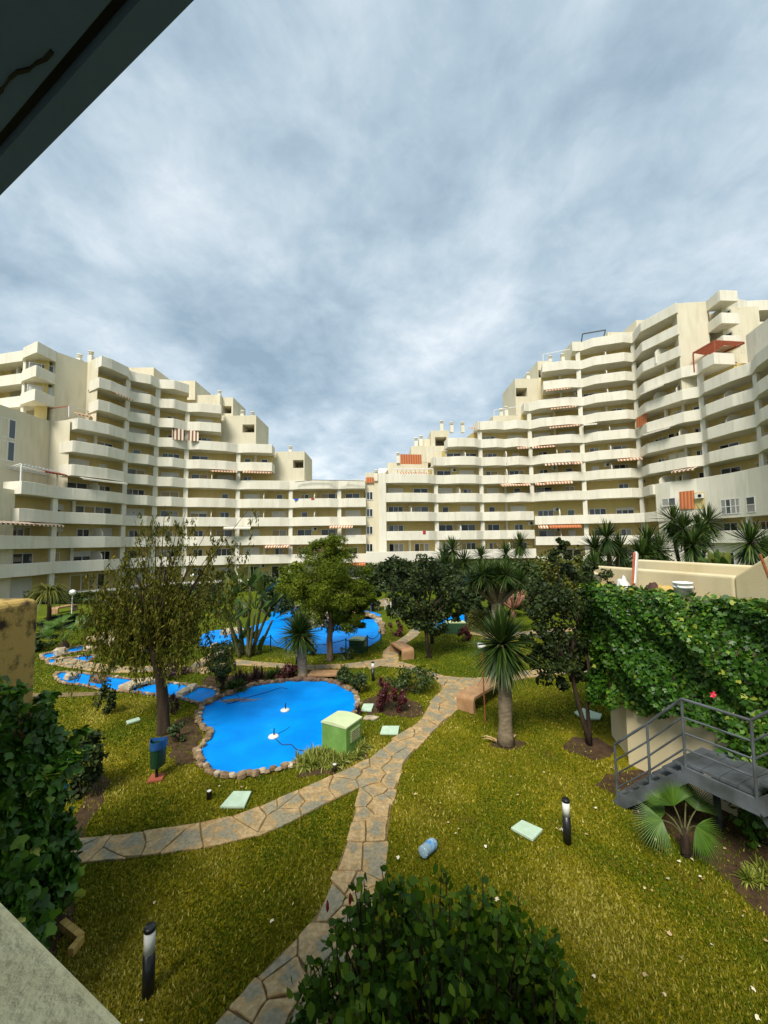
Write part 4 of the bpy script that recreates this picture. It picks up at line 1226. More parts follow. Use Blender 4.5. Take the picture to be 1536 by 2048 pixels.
M_SOFFIT = mat('soffit', (0.10, 0.17, 0.36), (0.08, 0.145, 0.31), rough=0.9, scale=2, bump=0.2)
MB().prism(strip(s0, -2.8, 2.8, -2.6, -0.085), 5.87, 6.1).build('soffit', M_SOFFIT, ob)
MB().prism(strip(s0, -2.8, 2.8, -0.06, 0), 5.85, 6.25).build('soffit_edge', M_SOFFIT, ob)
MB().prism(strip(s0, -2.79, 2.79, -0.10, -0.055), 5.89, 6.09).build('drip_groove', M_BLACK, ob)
MB().prism(strip(s0, -2.7, 2.7, -2.5, -2.3), 2.7, 5.9).build('back_wall', M_PARA, ob)
cr_ = MB(); prev = None
for i, (x, y) in enumerate(((-70, 262), (-20, 236), (4, 212), (20, 190), (34, 178), (58, 172), (72, 160), (90, 152), (104, 136))):
    c = gp(x, y - 34, 5.868)
    if prev is not None:
        cr_.bar((prev.x, prev.y, 5.868), (c.x, c.y, 5.868), 0.004 + 0.002 * (i % 3), 0.008)
    prev = c
cr_.build('crack', M_BLACK, ob)

# ------------------------------------------------------------------ ivy covered terrace walls
def leaf_cards(P, Nn, size, tint, rng, aspect=0.8, fold=0.18, jit=0.6, shape='ivy', up=None):
    """P (n,3) positions, Nn (n,3) facing directions -> lobed leaf faces"""
    n = len(P)
    Nn = Nn + rng.normal(0, jit, (n, 3)); Nn /= np.linalg.norm(Nn, axis=1)[:, None] + 1e-9
    d = rng.normal(0, 1, (n, 3)) + (np.array([0, 0, -0.9]) if up is None else np.array(up))
    d -= (d * Nn).sum(1)[:, None] * Nn; d /= np.linalg.norm(d, axis=1)[:, None] + 1e-9
    s = np.cross(Nn, d)
    sz = (size * rng.uniform(0.6, 1.25, n))[:, None]
    if shape == 'ivy':
        uv = [(0, 0, 0), (0.42, 0.18, fold), (0.52, 0.5, fold), (0.2, 0.62, 0), (0, 1.0, -0.1), (-0.2, 0.62, 0), (-0.52, 0.5, fold), (-0.42, 0.18, fold)]
    elif shape == 'oval':
        uv = [(0, 0, 0), (0.3, 0.25, fold), (0.34, 0.55, fold), (0, 1.0, -0.08), (-0.34, 0.55, fold), (-0.3, 0.25, fold)]
    else:
        uv = [(0, 0, 0), (0.5 * aspect, 0.5, fold), (0, 1, 0), (-0.5 * aspect, 0.5, fold)]
    k = len(uv)
    V = np.zeros((n, k, 3))
    for i, (a, b, c) in enumerate(uv):
        V[:, i] = P + (s * a + d * (b - 0.4) - Nn * c * 0.5) * sz
    return V.reshape(-1, 3), np.arange(n * k).reshape(n, k), np.repeat(tint, k)
def ivy_on(name, parent, polyline, zlo, zhi, n, size, rng, thick=0.22, inward=None, mat_=None, lumps=1.0):
    """leaves over a vertical strip that follows a plan polyline; zlo/zhi are functions of distance"""
    pl = [Vector(p) for p in polyline]
    seg = [(b - a).length for a, b in zip(pl[:-1], pl[1:])]; tot = sum(seg)
    s = rng.uniform(0, tot, n)
    P = np.zeros((n, 3)); Nn = np.zeros((n, 3))
    acc = np.concatenate([[0], np.cumsum(seg)])
    for i in range(len(seg)):
        mk = (s >= acc[i]) & (s <= acc[i + 1])
        a, b = pl[i], pl[i + 1]; t = (b - a).normalized()
        nn = Vector((-t.y, t.x))
        if inward is not None and nn.dot(Vector(inward) - a) < 0: nn = -nn
        P[mk, 0] = a.x + t.x * (s[mk] - acc[i]); P[mk, 1] = a.y + t.y * (s[mk] - acc[i])
        Nn[mk] = (nn.x, nn.y, 0.35)
    zl = np.array([zlo(q) for q in s]); zh = np.array([zhi(q) for q in s])
    f = rng.uniform(0, 1, n)
    P[:, 2] = zl + (zh - zl) * f
    bump = lumps * (0.12 * np.sin(s * 4.1 + P[:, 2] * 2.7) + 0.10 * np.sin(P[:, 2] * 5.3 + s * 1.9) + 0.06 * np.sin(s * 11 + P[:, 2] * 9))
    o = thick * rng.uniform(0.35, 1.0, n) + np.clip(bump, -thick * 0.6, 1)
    P[:, :2] += Nn[:, :2] * o[:, None]
    top = f > 0.95
    Nn[top] = Nn[top] * 0.4 + np.array([0, 0, 0.9])
    tn = np.clip(rng.beta(2, 2.4, n) + 0.12 * np.sin(s * 3 + 2 * P[:, 2]) + 0.25 * (rng.uniform(0, 1, n) > 0.93), 0, 1)
    V, F, T = leaf_cards(P, Nn, size, tn, rng)
    o_ = meshobj(name, npmesh(name, V, F, T), mat_ or M_IVY, parent)
    o_['kind'] = 'stuff'
    return o_
wv = Vector((0.45, -0.893)); wr = Vector((0.893, 0.45))
w0 = Vector((4.95, 8.55))
tw = thing('terrace_wall', 'raised cream terrace overgrown with glossy green ivy behind the metal stairs', 'wall')
E1 = w0 + wv * 7.0
k1 = Vector((5.28, 9.75))
MB().prism([w0, E1, E1 + wr * 0.22, w0 + wr * 0.22 + Vector((0.1, 0.6)), k1 + Vector((0.25, 0.0)), k1, w0 + wr * 0.12 + Vector((0, 0.0))], -0.05, 3.35).build('retaining_wall', M_OWN, tw)
MB().prism([w0 + wr * 0.2, E1 + wr * 0.2, E1 + wr * 4.5, w0 + wr * 4.5 + Vector((0.4, 2)), k1 + Vector((0.2, 0.9))], 3.0, 3.28).build('terrace_floor', M_OWN, tw)
ga = Vector((5.75, 11.1)); gb = Vector((6.3, 7.3)); gc = Vector((6.35, 5.0)); 
bevel(MB().prism([ga, gb, gb + Vector((0.22, 0)), ga + Vector((0.22, 0.1))], 2.95, [3.86, 3.90, 3.90, 3.86]).build('inner_parapet', M_OWN, tw), 0.05, 3)
bevel(MB().prism([gb, gc, gc + Vector((0.22, 0)), gb + Vector((0.22, 0))], 2.95, [3.897, 5.3, 5.3, 3.897]).build('sloping_parapet', M_OWN, tw), 0.05, 3)
bevel(MB().prism([(7.6, 12.2), (8.4, 7.6), (8.6, 7.6), (7.8, 12.2)], 2.95, 3.96).build('outer_parapet', M_OWN, tw), 0.05, 3)
bevel(MB().prism([k1 + Vector((0, 0.1)), ga, ga + Vector((0.1, 0.2)), k1 + Vector((-0.05, 0.3))], 2.9, 3.72).build('end_parapet', M_OWN, tw), 0.05, 3)
rg = np.random.default_rng(77)
bot = lambda q: 1.08 + 0.30 * smooth((q - 1.25) / 1.4) - 0.85 * smooth((q - 3.2) / 0.7) + 0.07 * math.sin(q * 5.3) + 0.05 * math.sin(q * 13)
ivy_on('ivy', tw, [k1 + Vector((-0.1, 0.15)), w0 + Vector((-0.12, 0.1)), E1], bot, lambda q: 3.52 + 0.06 * math.sin(q * 6), 32000, 0.082, rg, 0.30, (0, 0))
ivy_on('ivy', tw, [k1 + Vector((0.3, 0.5)), k1 + Vector((-0.1, 0.15))], lambda q: 0.9, lambda q: 3.6, 1300, 0.115, rg, 0.2, (4.0, 12))
# ivy running over the wall top
nT = 1900
P = np.zeros((nT, 3)); s = rg.uniform(-1.0, 7, nT); dd = rg.uniform(-0.1, 0.55, nT)
P[:, 0] = w0.x + wv.x * s + wr.x * dd; P[:, 1] = w0.y + wv.y * s + wr.y * dd; P[:, 2] = 3.46 + rg.uniform(-0.08, 0.1, nT)
V, F, T = leaf_cards(P, np.tile([0, 0, 1.0], (nT, 1)), 0.115, np.clip(rg.beta(2, 1.6, nT) + 0.15, 0, 1), rg, jit=0.5)
o = meshobj('ivy', npmesh('ivy', V, F, T), M_IVY, tw); o['kind'] = 'stuff'
# left wall
lw = thing('terrace_wall', 'stained cream wall end smothered in dark ivy down to the lawn', 'wall')
M_STAIN = mat('stained_render', (0.40, 0.27, 0.075), (0.035, 0.022, 0.01), rough=0.9, scale=5.5, lo=0.50, hi=0.66, detail=11, bump=0.3, bscale=40)
bevel(MB().prism([(-4.12, 4.86), (-4.12, 2.2), (-5.6, 2.2), (-5.6, 4.86)], -0.05, 3.98).build('retaining_wall', M_STAIN, lw), 0.09, 4)
rg = np.random.default_rng(78)
ivy_on('ivy', lw, [(-5.7, 4.95), (-4.12, 4.9), (-4.05, 4.4), (-4.05, 2.6)], lambda q: 0.0, lambda q: 2.95 + 0.22 * math.sin(q * 3.3) + 0.1 * math.sin(q * 9), 10000, 0.115, rg, 0.20, (0, 6), lumps=0.9)
ivy_on('ivy', lw, [(-4.5, 5.0), (-4.0, 4.75), (-3.85, 4.2), (-3.9, 3.3)], lambda q: 0.1 + 0.2 * math.sin(q * 2), lambda q: 2.0 + 0.3 * math.sin(q * 2.9), 4600, 0.12, rg, 0.28, (0, 6), lumps=1.5)
# yellow kerb corner at the ivy's foot
kb = thing('planter_edging', 'yellow brick edging angle at the foot of the dark ivy', 'edging')
ka, kbb, kc = gp(124, 1856), gp(163, 1888), gp(140, 1916)
M_YB = mat('yellow_brick', (0.50, 0.34, 0.10), (0.40, 0.25, 0.06), rough=0.8, scale=9)
for a, b, n in ((ka, kbb, 3), (kbb, kc, 2)):
    for i in range(n):
        p, q = a.lerp(b, (i + 0.03) / n), a.lerp(b, (i + 0.97) / n)
        MB().bar((p.x, p.y, 0.04), (q.x, q.y, 0.04), 0.07, 0.11).build('brick', M_YB, kb)

# ------------------------------------------------------------------ metal stairs
st = thing('metal_stairs', 'dark grey metal stairs with railing and landing beside the ivy wall', 'stairs')
b0 = Vector((3.99, 7.32)); ZLAND = 1.2
p1 = b0 + wv * 1.12; p2 = p1 + wv * 0.86
Wst = 0.92
def v3(p, z): return Vector((p.x, p.y, z))
for side, nm in ((0.0, 'stringer'), (Wst, 'stringer')):
    o = wr * side
    mb = MB()
    mb.bar(v3(b0 + o, -0.03), v3(p1 + o, ZLAND - 0.19), 0.05, 0.17)
    mb.bar(v3(p1 + o - wv * 0.03, ZLAND - 0.15), v3(p2 + o + wv * 0.03, ZLAND - 0.15), 0.052, 0.20)
    mb.bar(v3(p2 + o, ZLAND - 0.17), v3(p2 + wv * 2.4 + o, ZLAND + 2.1), 0.05, 0.19)
    mb.build(nm, M_STAIR, st)
for i in range(7):
    t = (i + 0.6) / 7; c = b0 + wv * (1.12 * t) + wr * (Wst / 2)
    MB().box((c.x, c.y, 0.04 + (ZLAND - 0.04) * t), (0.235, Wst - 0.06, 0.03), math.atan2(wv.y, wv.x)).build('tread', M_STAIR, st)
    d = c + wv * 0.1
    MB().box((d.x, d.y, 0.04 + (ZLAND - 0.04) * t - 0.065), (0.02, Wst - 0.08, 0.1), math.atan2(wv.y, wv.x)).build('riser', M_METAL, st)
c = p1 + wv * 0.43 + wr * (Wst / 2)
for i in range(4):
    cc = p1 + wv * (0.86 * (i + 0.5) / 4) + wr * (Wst / 2)
    MB().box((cc.x, cc.y, ZLAND - 0.02), (0.207, Wst - 0.06, 0.04), math.atan2(wv.y, wv.x)).build('landing_plate', M_STAIR, st)
for i in range(11):
    t = (i + 0.7) / 11; c = p2 + wv * (2.4 * t) + wr * (Wst / 2)
    MB().box((c.x, c.y, ZLAND + 2.3 * t), (0.25, Wst - 0.06, 0.03), math.atan2(wv.y, wv.x)).build('tread', M_STAIR, st)
ms = MB()
f0 = p2 - wv * 0.02 + wr * 0.06
ms.bar(v3(f0, ZLAND - 0.2), v3(f0 + wv * 0.5 + wr * 0.3, 0.0), 0.07)
ms.build('support_leg', M_METAL, st)
MB().bar(v3(p1 + wr * 0.85, ZLAND - 0.2), v3(p1 + wr * 0.85, 0.0), 0.07).build('support_leg', M_METAL, st)
posts = [(b0 + wv * 0.02, 0.05), (b0 + wv * 0.6, 0.62), (p1 + wv * 0.02, ZLAND), (p2, ZLAND), (p2 + wv * 0.75, ZLAND + 0.72), (p2 + wv * 1.5, ZLAND + 1.44), (p2 + wv * 2.3, ZLAND + 2.2)]
HR = 0.95
for p, z in posts:
    MB().tube([v3(p, z - 0.12), v3(p, z + HR)], 0.021, 8).build('railing_post', M_STAIR, st)
for k, hh in enumerate((HR, 0.68, 0.45, 0.22)):
    mb = MB()
    for (p, z), (q, z2) in zip(posts[:-1], posts[1:]):
        if p == posts[0][0] or True:
            mb.tube([v3(p, z + hh), v3(q, z2 + hh)], 0.021 if k == 0 else 0.014, 7)
    mb.build('handrail' if k == 0 else 'rail', M_STAIR, st)

# ------------------------------------------------------------------ vegetation builders (local coordinates, z up from the base)
def blob_leaves(blobs, rng, size, shape='rhomb', jit=0.8, shell=0.55, aspect=0.6, fold=0.15, up=(0, 0, -0.3), tshift=0.0):
    """blobs: (cx,cy,cz, rx,ry,rz, n) -> leaf faces scattered in clumps through each blob"""
    Vs, Fs, Ts = [], [], []; off = 0
    for b in blobs:
        n = int(b[6])
        d = rng.normal(0, 1, (n, 3)); d /= np.linalg.norm(d, axis=1)[:, None]
        r = shell + (1 - shell) * rng.uniform(0, 1, n) ** 0.6
        wob = 1 + 0.22 * np.sin(d[:, 0] * 5 + b[0] * 3) * np.sin(d[:, 1] * 6 + b[1] * 5) + 0.18 * np.sin(d[:, 2] * 7 + b[2] * 4)
        P = d * (r * wob)[:, None] * np.array(b[3:6]) + np.array(b[:3])
        tn = np.clip(rng.beta(2, 2.4, n) + rng.normal(0, 0.09) + tshift, 0, 1)
        V, F, T = leaf_cards(P, d + np.array([0, 0, 0.5]), size, tn, rng, aspect, fold, jit, shape, up)
        Vs.append(V); Fs.append(F + off); Ts.append(T); off += len(V)
    return np.concatenate(Vs), np.concatenate(Fs), np.concatenate(Ts)
def clumps(center, rad, k, rng, frac=0.38, n=120, zmin=-1):
    """small blobs spread through an ellipsoid"""
    res = []
    for _ in range(k):
        d = rng.normal(0, 1, 3); d /= np.linalg.norm(d)
        if d[2] < zmin: d[2] = -d[2]
        r = rng.uniform(0.35, 1.0) ** 0.5
        s = frac * rng.uniform(0.6, 1.25)
        res.append((center[0] + d[0] * rad[0] * r, center[1] + d[1] * rad[1] * r, center[2] + d[2] * rad[2] * r, rad[0] * s, rad[1] * s, rad[2] * s * 0.85, n))
    return res
def limb(mb, a, b, r0, r1, rng, bend=0.12, n=5, seg=7):
    a = Vector(a); b = Vector(b); L_ = (b - a).length
    o1 = Vector(rng.normal(0, bend * L_, 3)); pts = []
    for i in range(n + 1):
        t = i / n
        pts.append(a.lerp(b, t) + o1 * math.sin(math.pi * t))
    mb.tube(pts, [r0 + (r1 - r0) * i / n for i in range(n + 1)], seg)
    return pts
def tree(name, label, base, trunk_pts, radii, blobs, leafm, bark, rng, size, cat='tree', shape='rhomb', group=None, limbs=None, jit=0.8, aspect=0.6, up=(0, 0, -0.3), lr=0.05, stems=None):
    t = thing(name, label, cat, base, 0, group)
    mb = MB()
    if trunk_pts:
        mb.tube(trunk_pts, radii, 9)
    for s_ in stems or []:
        mb.tube(s_[0], s_[1], 7)
    top = Vector(trunk_pts[-1]) if trunk_pts else Vector((0, 0, 0.1))
    for i, b in enumerate(blobs):
        if limbs and i % limbs == 0:
            limb(mb, top if not stems else Vector(random.choice(stems)[0][-1]), b[:3], lr, lr * 0.25, rng)
    if mb.v:
        mb.build('trunk', bark, t, True)
    V, F, T = blob_leaves(blobs, rng, size, shape, jit, aspect=aspect, up=up)
    c = meshobj('crown', npmesh('crown', V, F, T), leafm, t)
    return t
def shrub(name, label, base, rad, k, leafm, rng, size, n=120, shape='oval', group=None, zc=None, stem=True, cat='shrub', frac=0.42, up=(0, 0, 0.3), jit=0.8):
    zc = rad[2] if zc is None else zc
    bl = clumps((0, 0, zc), rad, k, rng, frac, n)
    bl = [b for b in bl if b[2] > 0.02]
    t = thing(name, label, cat, base, 0, group)
    mb = MB()
    if stem:
        for i in range(5):
            b = bl[i % len(bl)]
            limb(mb, (rng.uniform(-.05, .05), rng.uniform(-.05, .05), -0.03), b[:3], 0.03 * rad[0] + 0.008, 0.008, rng, 0.08, 4, 5)
        mb.build('stem', M_BARK, t)
    V, F, T = blob_leaves(bl, rng, size, shape, jit, shell=0.3, up=up)
    V[:, 2] = np.maximum(V[:, 2], 0.01)
    meshobj('foliage', npmesh('foliage', V, F, T), leafm, t)
    return t
def blades(c, n, length, width, rng, el=(-50, 88), droop=0.15, seg=3, jitter=0.15, fold=0.25, az=None, lens=(0.75, 1.1)):
    """sword leaves radiating from c; elevation range in degrees"""
    az = rng.uniform(0, 2 * np.pi, n) if az is None else az
    e = np.radians(rng.uniform(el[0], el[1], n))
    L_ = length * rng.uniform(lens[0], lens[1], n)
    d = np.stack([np.cos(e) * np.cos(az), np.cos(e) * np.sin(az), np.sin(e)], 1)
    s = np.stack([-np.sin(az), np.cos(az), np.zeros(n)], 1)
    up_ = np.cross(d, s)
    Vs = []
    for k in range(seg + 1):
        t = k / seg
        wd = width * (0.6 + 0.8 * t if t < 0.5 else ((1 - t) * 2) ** 0.75 + 0.03)
        p = np.array(c) + d * (L_ * t)[:, None]
        p[:, 2] -= droop * L_ * t * t * np.cos(e)
        cen = p - up_ * (fold * wd * (1 if k else 0))
        Vs += [p + s * wd / 2, cen, p - s * wd / 2]
    V = np.stack(Vs, 1)                       # n, 3*(seg+1), 3
    m = V.shape[1]
    F = []
    for k in range(seg):
        a = 3 * k
        F += [(a, a + 1, a + 4, a + 3), (a + 1, a + 2, a + 5, a + 4)]
    F = np.array(F)[None] + (np.arange(n) * m)[:, None, None]
    tn = np.clip(rng.beta(2, 2.2, n), 0, 1)
    return V.reshape(-1, 3), F.reshape(-1, 4), np.repeat(tn, m)
def rosette(name, parent, c, n, length, width, rng, m=None, **kw):
    V, F, T = blades(c, n, length, width, rng, **kw)
    return meshobj(name, npmesh(name, V, F, T), m or M_YUCCA, parent)
def yucca(name, label, base, heads, trunk_r, rng, blade=(0.75, 0.035), n=170, el=(-55, 88), group=None, bark=None, cat='yucca', skirt=True):
    """heads: list of local (x,y,z); trunks fork from the base"""
    t = thing(name, label, cat, base, 0, group)
    mb = MB()
    for i, h in enumerate(heads):
        h = Vector(h); r = trunk_r * (1.0 if i == 0 else 0.75)
        foot = Vector((0, 0, 0)) if i == 0 else Vector((h.x * 0.25, h.y * 0.25, 0))
        pts = []; K = 10
        for k in range(K + 1):
            s_ = k / K
            p = foot.lerp(h, s_) + Vector((math.sin(3 * s_ + i) * 0.03, math.cos(4 * s_ + i) * 0.03, 0)) * (h.z * 0.4)
            p.x = p.x * (1 if i == 0 else 1)
            pts.append(p if 0 < k < K else (foot if k == 0 else h))
        rd = [r * (1.35 if k == 0 else 1.08 if k == 1 else 1.0 + 0.05 * math.sin(k * 2.1)) for k in range(K + 1)]
        mb.tube(pts, rd, 10)
    mb.build('trunk', bark or M_BARKL, t, True)
    for h in heads:
        rosette('leaf_rosette', t, h, n, blade[0], blade[1], rng, el=el)
        if skirt:
            rosette('leaf_rosette', t, (h[0], h[1], h[2] - 0.12), n // 3, blade[0] * 0.9, blade[1], rng, el=(-80, -20), droop=0.3)
    return t

# ------------------------------------------------------------------ the weeping tree on the left lawn
rg = np.random.default_rng(5)
B = gp(327, 1466)
wt = thing('weeping_tree', 'tall weeping tree with thin drooping olive brown foliage on the left lawn', 'tree', B)
Yt = B.y
def loc(px, py, dy=0.0):
    p = at(px, py, Yt + dy); return Vector((p.x - B.x, p.y - B.y, p.z - B.z))
mb = MB()
fork = loc(312, 1305)
mb.tube([(0, 0, -0.05), (0, 0, 0.06), loc(326, 1400), loc(321, 1350), fork, loc(308, 1270)], [0.20, 0.15, 0.13, 0.125, 0.145, 0.11], 12)
ends = [(290, 1070, .3), (330, 1010, -.2), (250, 1090, -.5), (220, 1130, .5), (372, 1020, .6), (355, 1050, -.9), (270, 1040, .8), (400, 1100, -.4), (440, 1080, .2), (498, 1018, .3), (470, 1060, -.5), (190, 1165, -.3), (240, 1180, .9), (300, 1150, -1.1), (350, 1150, 1.2), (410, 1180, .9), (450, 1170, -.8), (215, 1235, .2), (270, 1240, -1.0), (380, 1230, -1.1), (335, 1110, .1), (165, 1150, .1), (310, 1200, 1.3), (430, 1130, .7), (260, 1130, 1.1), (230, 1100, 0), (310, 1040, .2), (420, 1050, .6), (345, 1090, .9), (280, 1180, 0), (240, 1210, -.6), (360, 1190, -.6), (400, 1210, 0), (320, 1130, -.5), (188, 1215, .2), (176, 1190, -.4), (205, 1250, -.2), (230, 1255, .5), (462, 1195, .1), (485, 1110, .4), (200, 1185, .6), (250, 1265, .1), (475, 1140, -.3)]
hang = []
for i, (x, y, dy) in enumerate(ends):
    e = loc(x, y, dy)
    mid = fork.lerp(e, 0.55) + Vector((0, 0, 0.25))
    pts = catmull([fork + Vector((0, 0, -0.1)), fork.lerp(mid, 0.5), mid, e], 3, False)
    mb.tube(pts, [0.05 * (1 - k / (len(pts) - 1)) ** 1.5 + 0.005 for k in range(len(pts))], 6)
    for _ in range(12 if y > 1120 else 7):
        t = rg.uniform(0.3, 1.0) ** 0.7
        k = min(len(pts) - 2, int(t * (len(pts) - 1)))
        q = pts[k].lerp(pts[k + 1], rg.uniform(0, 1)) + Vector(rg.normal(0, 0.12, 3))
        hang.append((q, rg.uniform(0.4, 1.35) * (1.35 if y > 1120 else 0.85)))
mb.build('trunk', M_BARK, wt, True)
Ps, Ds = [], []
for q, L_ in hang:
    side = rg.normal(0, 0.28, 2); n = int(56 * L_ + 10)
    t = rg.uniform(0, 1, n)
    P = np.zeros((n, 3))
    P[:, 0] = q.x + side[0] * t * L_ + rg.normal(0, 0.026, n); P[:, 1] = q.y + side[1] * t * L_ + rg.normal(0, 0.035, n)
    P[:, 2] = q.z + 0.10 * np.sin(t * 3) - L_ * t ** 1.3 + rg.normal(0, 0.03, n)
    Ps.append(P)
P = np.concatenate(Ps); P = P[P[:, 2] > 1.3 + 0.25 * np.sin(P[:, 0] * 4)]; n = len(P)
V, F, T = leaf_cards(P, rg.normal(0, 1, (n, 3)), 0.12, np.clip(rg.beta(1.9, 2.6, n), 0, 1), rg, aspect=0.26, fold=0.05, jit=0.3, shape='rhomb', up=(0, 0, -3.6))
meshobj('crown', npmesh('crown', V, F, T), M_WILLOW, wt)

# ------------------------------------------------------------------ pine-like tree by the far pool
rg = np.random.default_rng(6)
B = gp(660, 1321); s_ = B.y / FPX
bl = []
for x, y, dy, r in ((655, 1120, 0, 42), (625, 1140, .5, 40), (690, 1140, -.3, 40), (600, 1165, .2, 34), (715, 1165, .4, 32), (640, 1170, -.8, 46), (680, 1180, -.9, 44), (615, 1195, -.4, 36), (700, 1205, .1, 38), (660, 1210, -.6, 44), (630, 1225, .5, 34), (690, 1230, -.4, 32), (650, 1100, .3, 30), (675, 1100, -.2, 26), (730, 1195, .5, 20), (640, 1200, .9, 40), (680, 1150, .8, 40), (722, 1185, -.3, 24), (665, 1235, .4, 30), (715, 1240, -.2, 18)):
    p = at(x, y, B.y + dy)
    bl += clumps((p.x - B.x, p.y - B.y, p.z - B.z), (r * s_ * 1.1,) * 3, 7, rg, 0.42, 360)
tree('pine_tree', 'rounded bright olive green needle tree beside the far pool fence', B, [(0, 0, -.03), (0, 0, .1), (-.02, 0, .8), (.05, 0, 1.6), (.02, 0, 2.4), (0, 0, 3.2)], [.2, .13, .115, .10, .08, .04], bl, M_PINE, M_BARKP, rg, 0.13, limbs=9, aspect=0.26, jit=0.7, up=(0, 0, 0.8), lr=0.04)

# ------------------------------------------------------------------ round dark tree by the second bench
rg = np.random.default_rng(9)
B = gp(858, 1315); s_ = B.y / FPX
bl = []
for x, y, dy, r in ((850, 1190, 0, 50), (810, 1205, .3, 38), (890, 1195, -.3, 42), (850, 1160, .4, 44), (815, 1175, -.5, 36), (895, 1165, .4, 36), (830, 1225, -.6, 36), (880, 1230, -.4, 36), (910, 1215, .3, 24), (797, 1225, 0, 22), (855, 1140, -.2, 30), (840, 1245, .3, 24), (870, 1250, .2, 20), (918, 1185, 0, 18)):
    p = at(x, y, B.y + dy)
    bl += clumps((p.x - B.x, p.y - B.y, p.z - B.z), (r * s_,) * 3, 7, rg, 0.42, 85)
tree('round_tree', 'rounded tree with dense dark green leaves beside the small bench', B, [(0, 0, -.03), (0, 0, .08), (-.05, 0, .5), (-.1, 0, 1.0), (-.08, 0, 1.5)], [.14, .09, .075, .07, .05], bl, M_DARKLEAF, M_BARK, rg, 0.13, shape='oval', limbs=7)
B = gp(864, 1287)
tree('slim_tree', 'slim dark trunk and leaves right behind the rounded dark tree', B, [(0, 0, -.03), (0, 0, .6), (.05, 0, 1.4)], [.09, .075, .05], clumps((0, 0, 2.1), (0.9, 0.9, 0.8), 14, rg, 0.4, 70), M_DARKLEAF, M_BARK, rg, 0.15, shape='oval')

# ------------------------------------------------------------------ dark multi-stemmed tree by the ivy wall
rg = np.random.default_rng(10)
B = gp(1180, 1490); s_ = B.y / FPX
def lc(x, y, dy=0.0):
    p = at(x, y, B.y + dy); return (p.x - B.x, p.y - B.y, p.z - B.z)
stems = [([(0, 0, -.04), lc(1172, 1460), lc(1160, 1420), lc(1148, 1370), lc(1140, 1320), lc(1150, 1270)], [.07, .055, .05, .045, .04, .03]),
         ([(0, 0, -.04), lc(1178, 1450), lc(1174, 1410), lc(1185, 1380, .1), lc(1178, 1340, .1), lc(1170, 1280, .2)], [.06, .045, .04, .04, .035, .02]),
         ([lc(1144, 1345), lc(1125, 1310, -.1), lc(1110, 1280, -.2)], [.03, .025, .015])]
bl = []
for x, y, dy, r in ((1130, 1170, 0, 55), (1090, 1190, .2, 40), (1170, 1190, -.2, 50), (1110, 1240, -.4, 52), (1160, 1240, .3, 48), (1195, 1250, .4, 34), (1080, 1270, .1, 38), (1120, 1300, -.2, 46), (1165, 1300, .3, 40), (1100, 1330, .2, 34), (1140, 1345, .0, 30), (1070, 1225, .4, 30), (1190, 1160, .5, 34), (1150, 1130, .3, 32), (1120, 1115, 0, 18), (1128, 1085, 0, 12), (1170, 1340, .5, 26), (1060, 1300, .2, 20), (1135, 1365, .3, 18)):
    p = lc(x, y, dy)
    bl += clumps(p, (r * s_,) * 3, 5, rg, 0.44, 100)
tree('ornamental_tree', 'dark leafy multi-stemmed tree with thin bare trunks beside the ivy wall', B, None, None, bl, M_DARKLEAF, M_BARK, rg, 0.085, shape='oval', stems=stems, limbs=9, lr=0.018)
P = np.array([lc(1128 + 3 * math.sin(i), 1120 - i * 1.6) for i in range(40)]) + rg.normal(0, .03, (40, 3))

# ------------------------------------------------------------------ yuccas
rg = np.random.default_rng(12)
B = gp(1012, 1488)
hd = at(1003, 1288, B.y)
yucca('yucca', 'spiky dark yucca on a thick pale trunk beside the long bench', B, [(hd.x - B.x, 0, hd.z - B.z)], 0.155, rg, (0.92, 0.05), 420, (-60, 86))
B2 = gp(606, 1358)
hd = at(599, 1268, B2.y)
yucca('yucca', 'ball headed spiky yucca with pale trunk behind the round blue pool', B2, [(hd.x - B2.x, 0, hd.z - B2.z)], 0.165, rg, (0.90, 0.042), 520, (-50, 88), skirt=False)
# dead stalks and sheaths at the near yucca's foot
dl = thing('dead_leaves', 'dry curled leaf sheaths around the thick yucca trunk foot', 'leaf litter', B)
for i in range(9):
    a = rg.uniform(0, 6.28); r0 = 0.2
    V, F, T = blades((math.cos(a) * r0, math.sin(a) * r0, 0.02), 1, rg.uniform(.2, .42), 0.07, rg, el=(15, 70), droop=0.6, az=np.array([a]))
    meshobj('dry_leaf', npmesh('dry_leaf', V, F, T), M_DEAD, dl)
# dragon tree
rg = np.random.default_rng(13)
B = gp(993, 1272)
dt = thing('dragon_tree', 'dragon tree with umbrella crown of stiff leaves on forked trunk', 'tree', B)
s_ = B.y / FPX
def ld(x, y, dy=0.0):
    p = at(x, y, B.y + dy); return Vector((p.x - B.x, p.y - B.y, p.z - B.z))
mb = MB()
fk = ld(993, 1205)
mb.tube([(0, 0, -.05), (0, 0, .15), ld(993, 1235), fk], [.3, .26, .24, .26], 12)
hs = []
for x, y, dy in ((962, 1160, .0), (978, 1152, -.7), (985, 1150, .8), (1000, 1152, -.5), (1010, 1154, .6), (1022, 1160, 0), (990, 1146, 0), (950, 1160, .4), (1034, 1162, .4), (970, 1158, .9), (1012, 1150, -1.0), (945, 1164, -.4), (1040, 1166, -.3), (965, 1150, -1.0)):
    e = ld(x, y, dy); hs.append(e)
    mb.tube(catmull([fk - Vector((0, 0, .1)), fk.lerp(e, .5) + Vector((0, 0, -.12)), e], 3, False), [.15, .14, .13, .12, .11, .10, .09], 8)
mb.build('trunk', M_BARKL, dt, True)
for e in hs:
    rosette('leaf_rosette', dt, e, 150, 0.85, 0.05, rg, el=(-50, 85), droop=0.15)

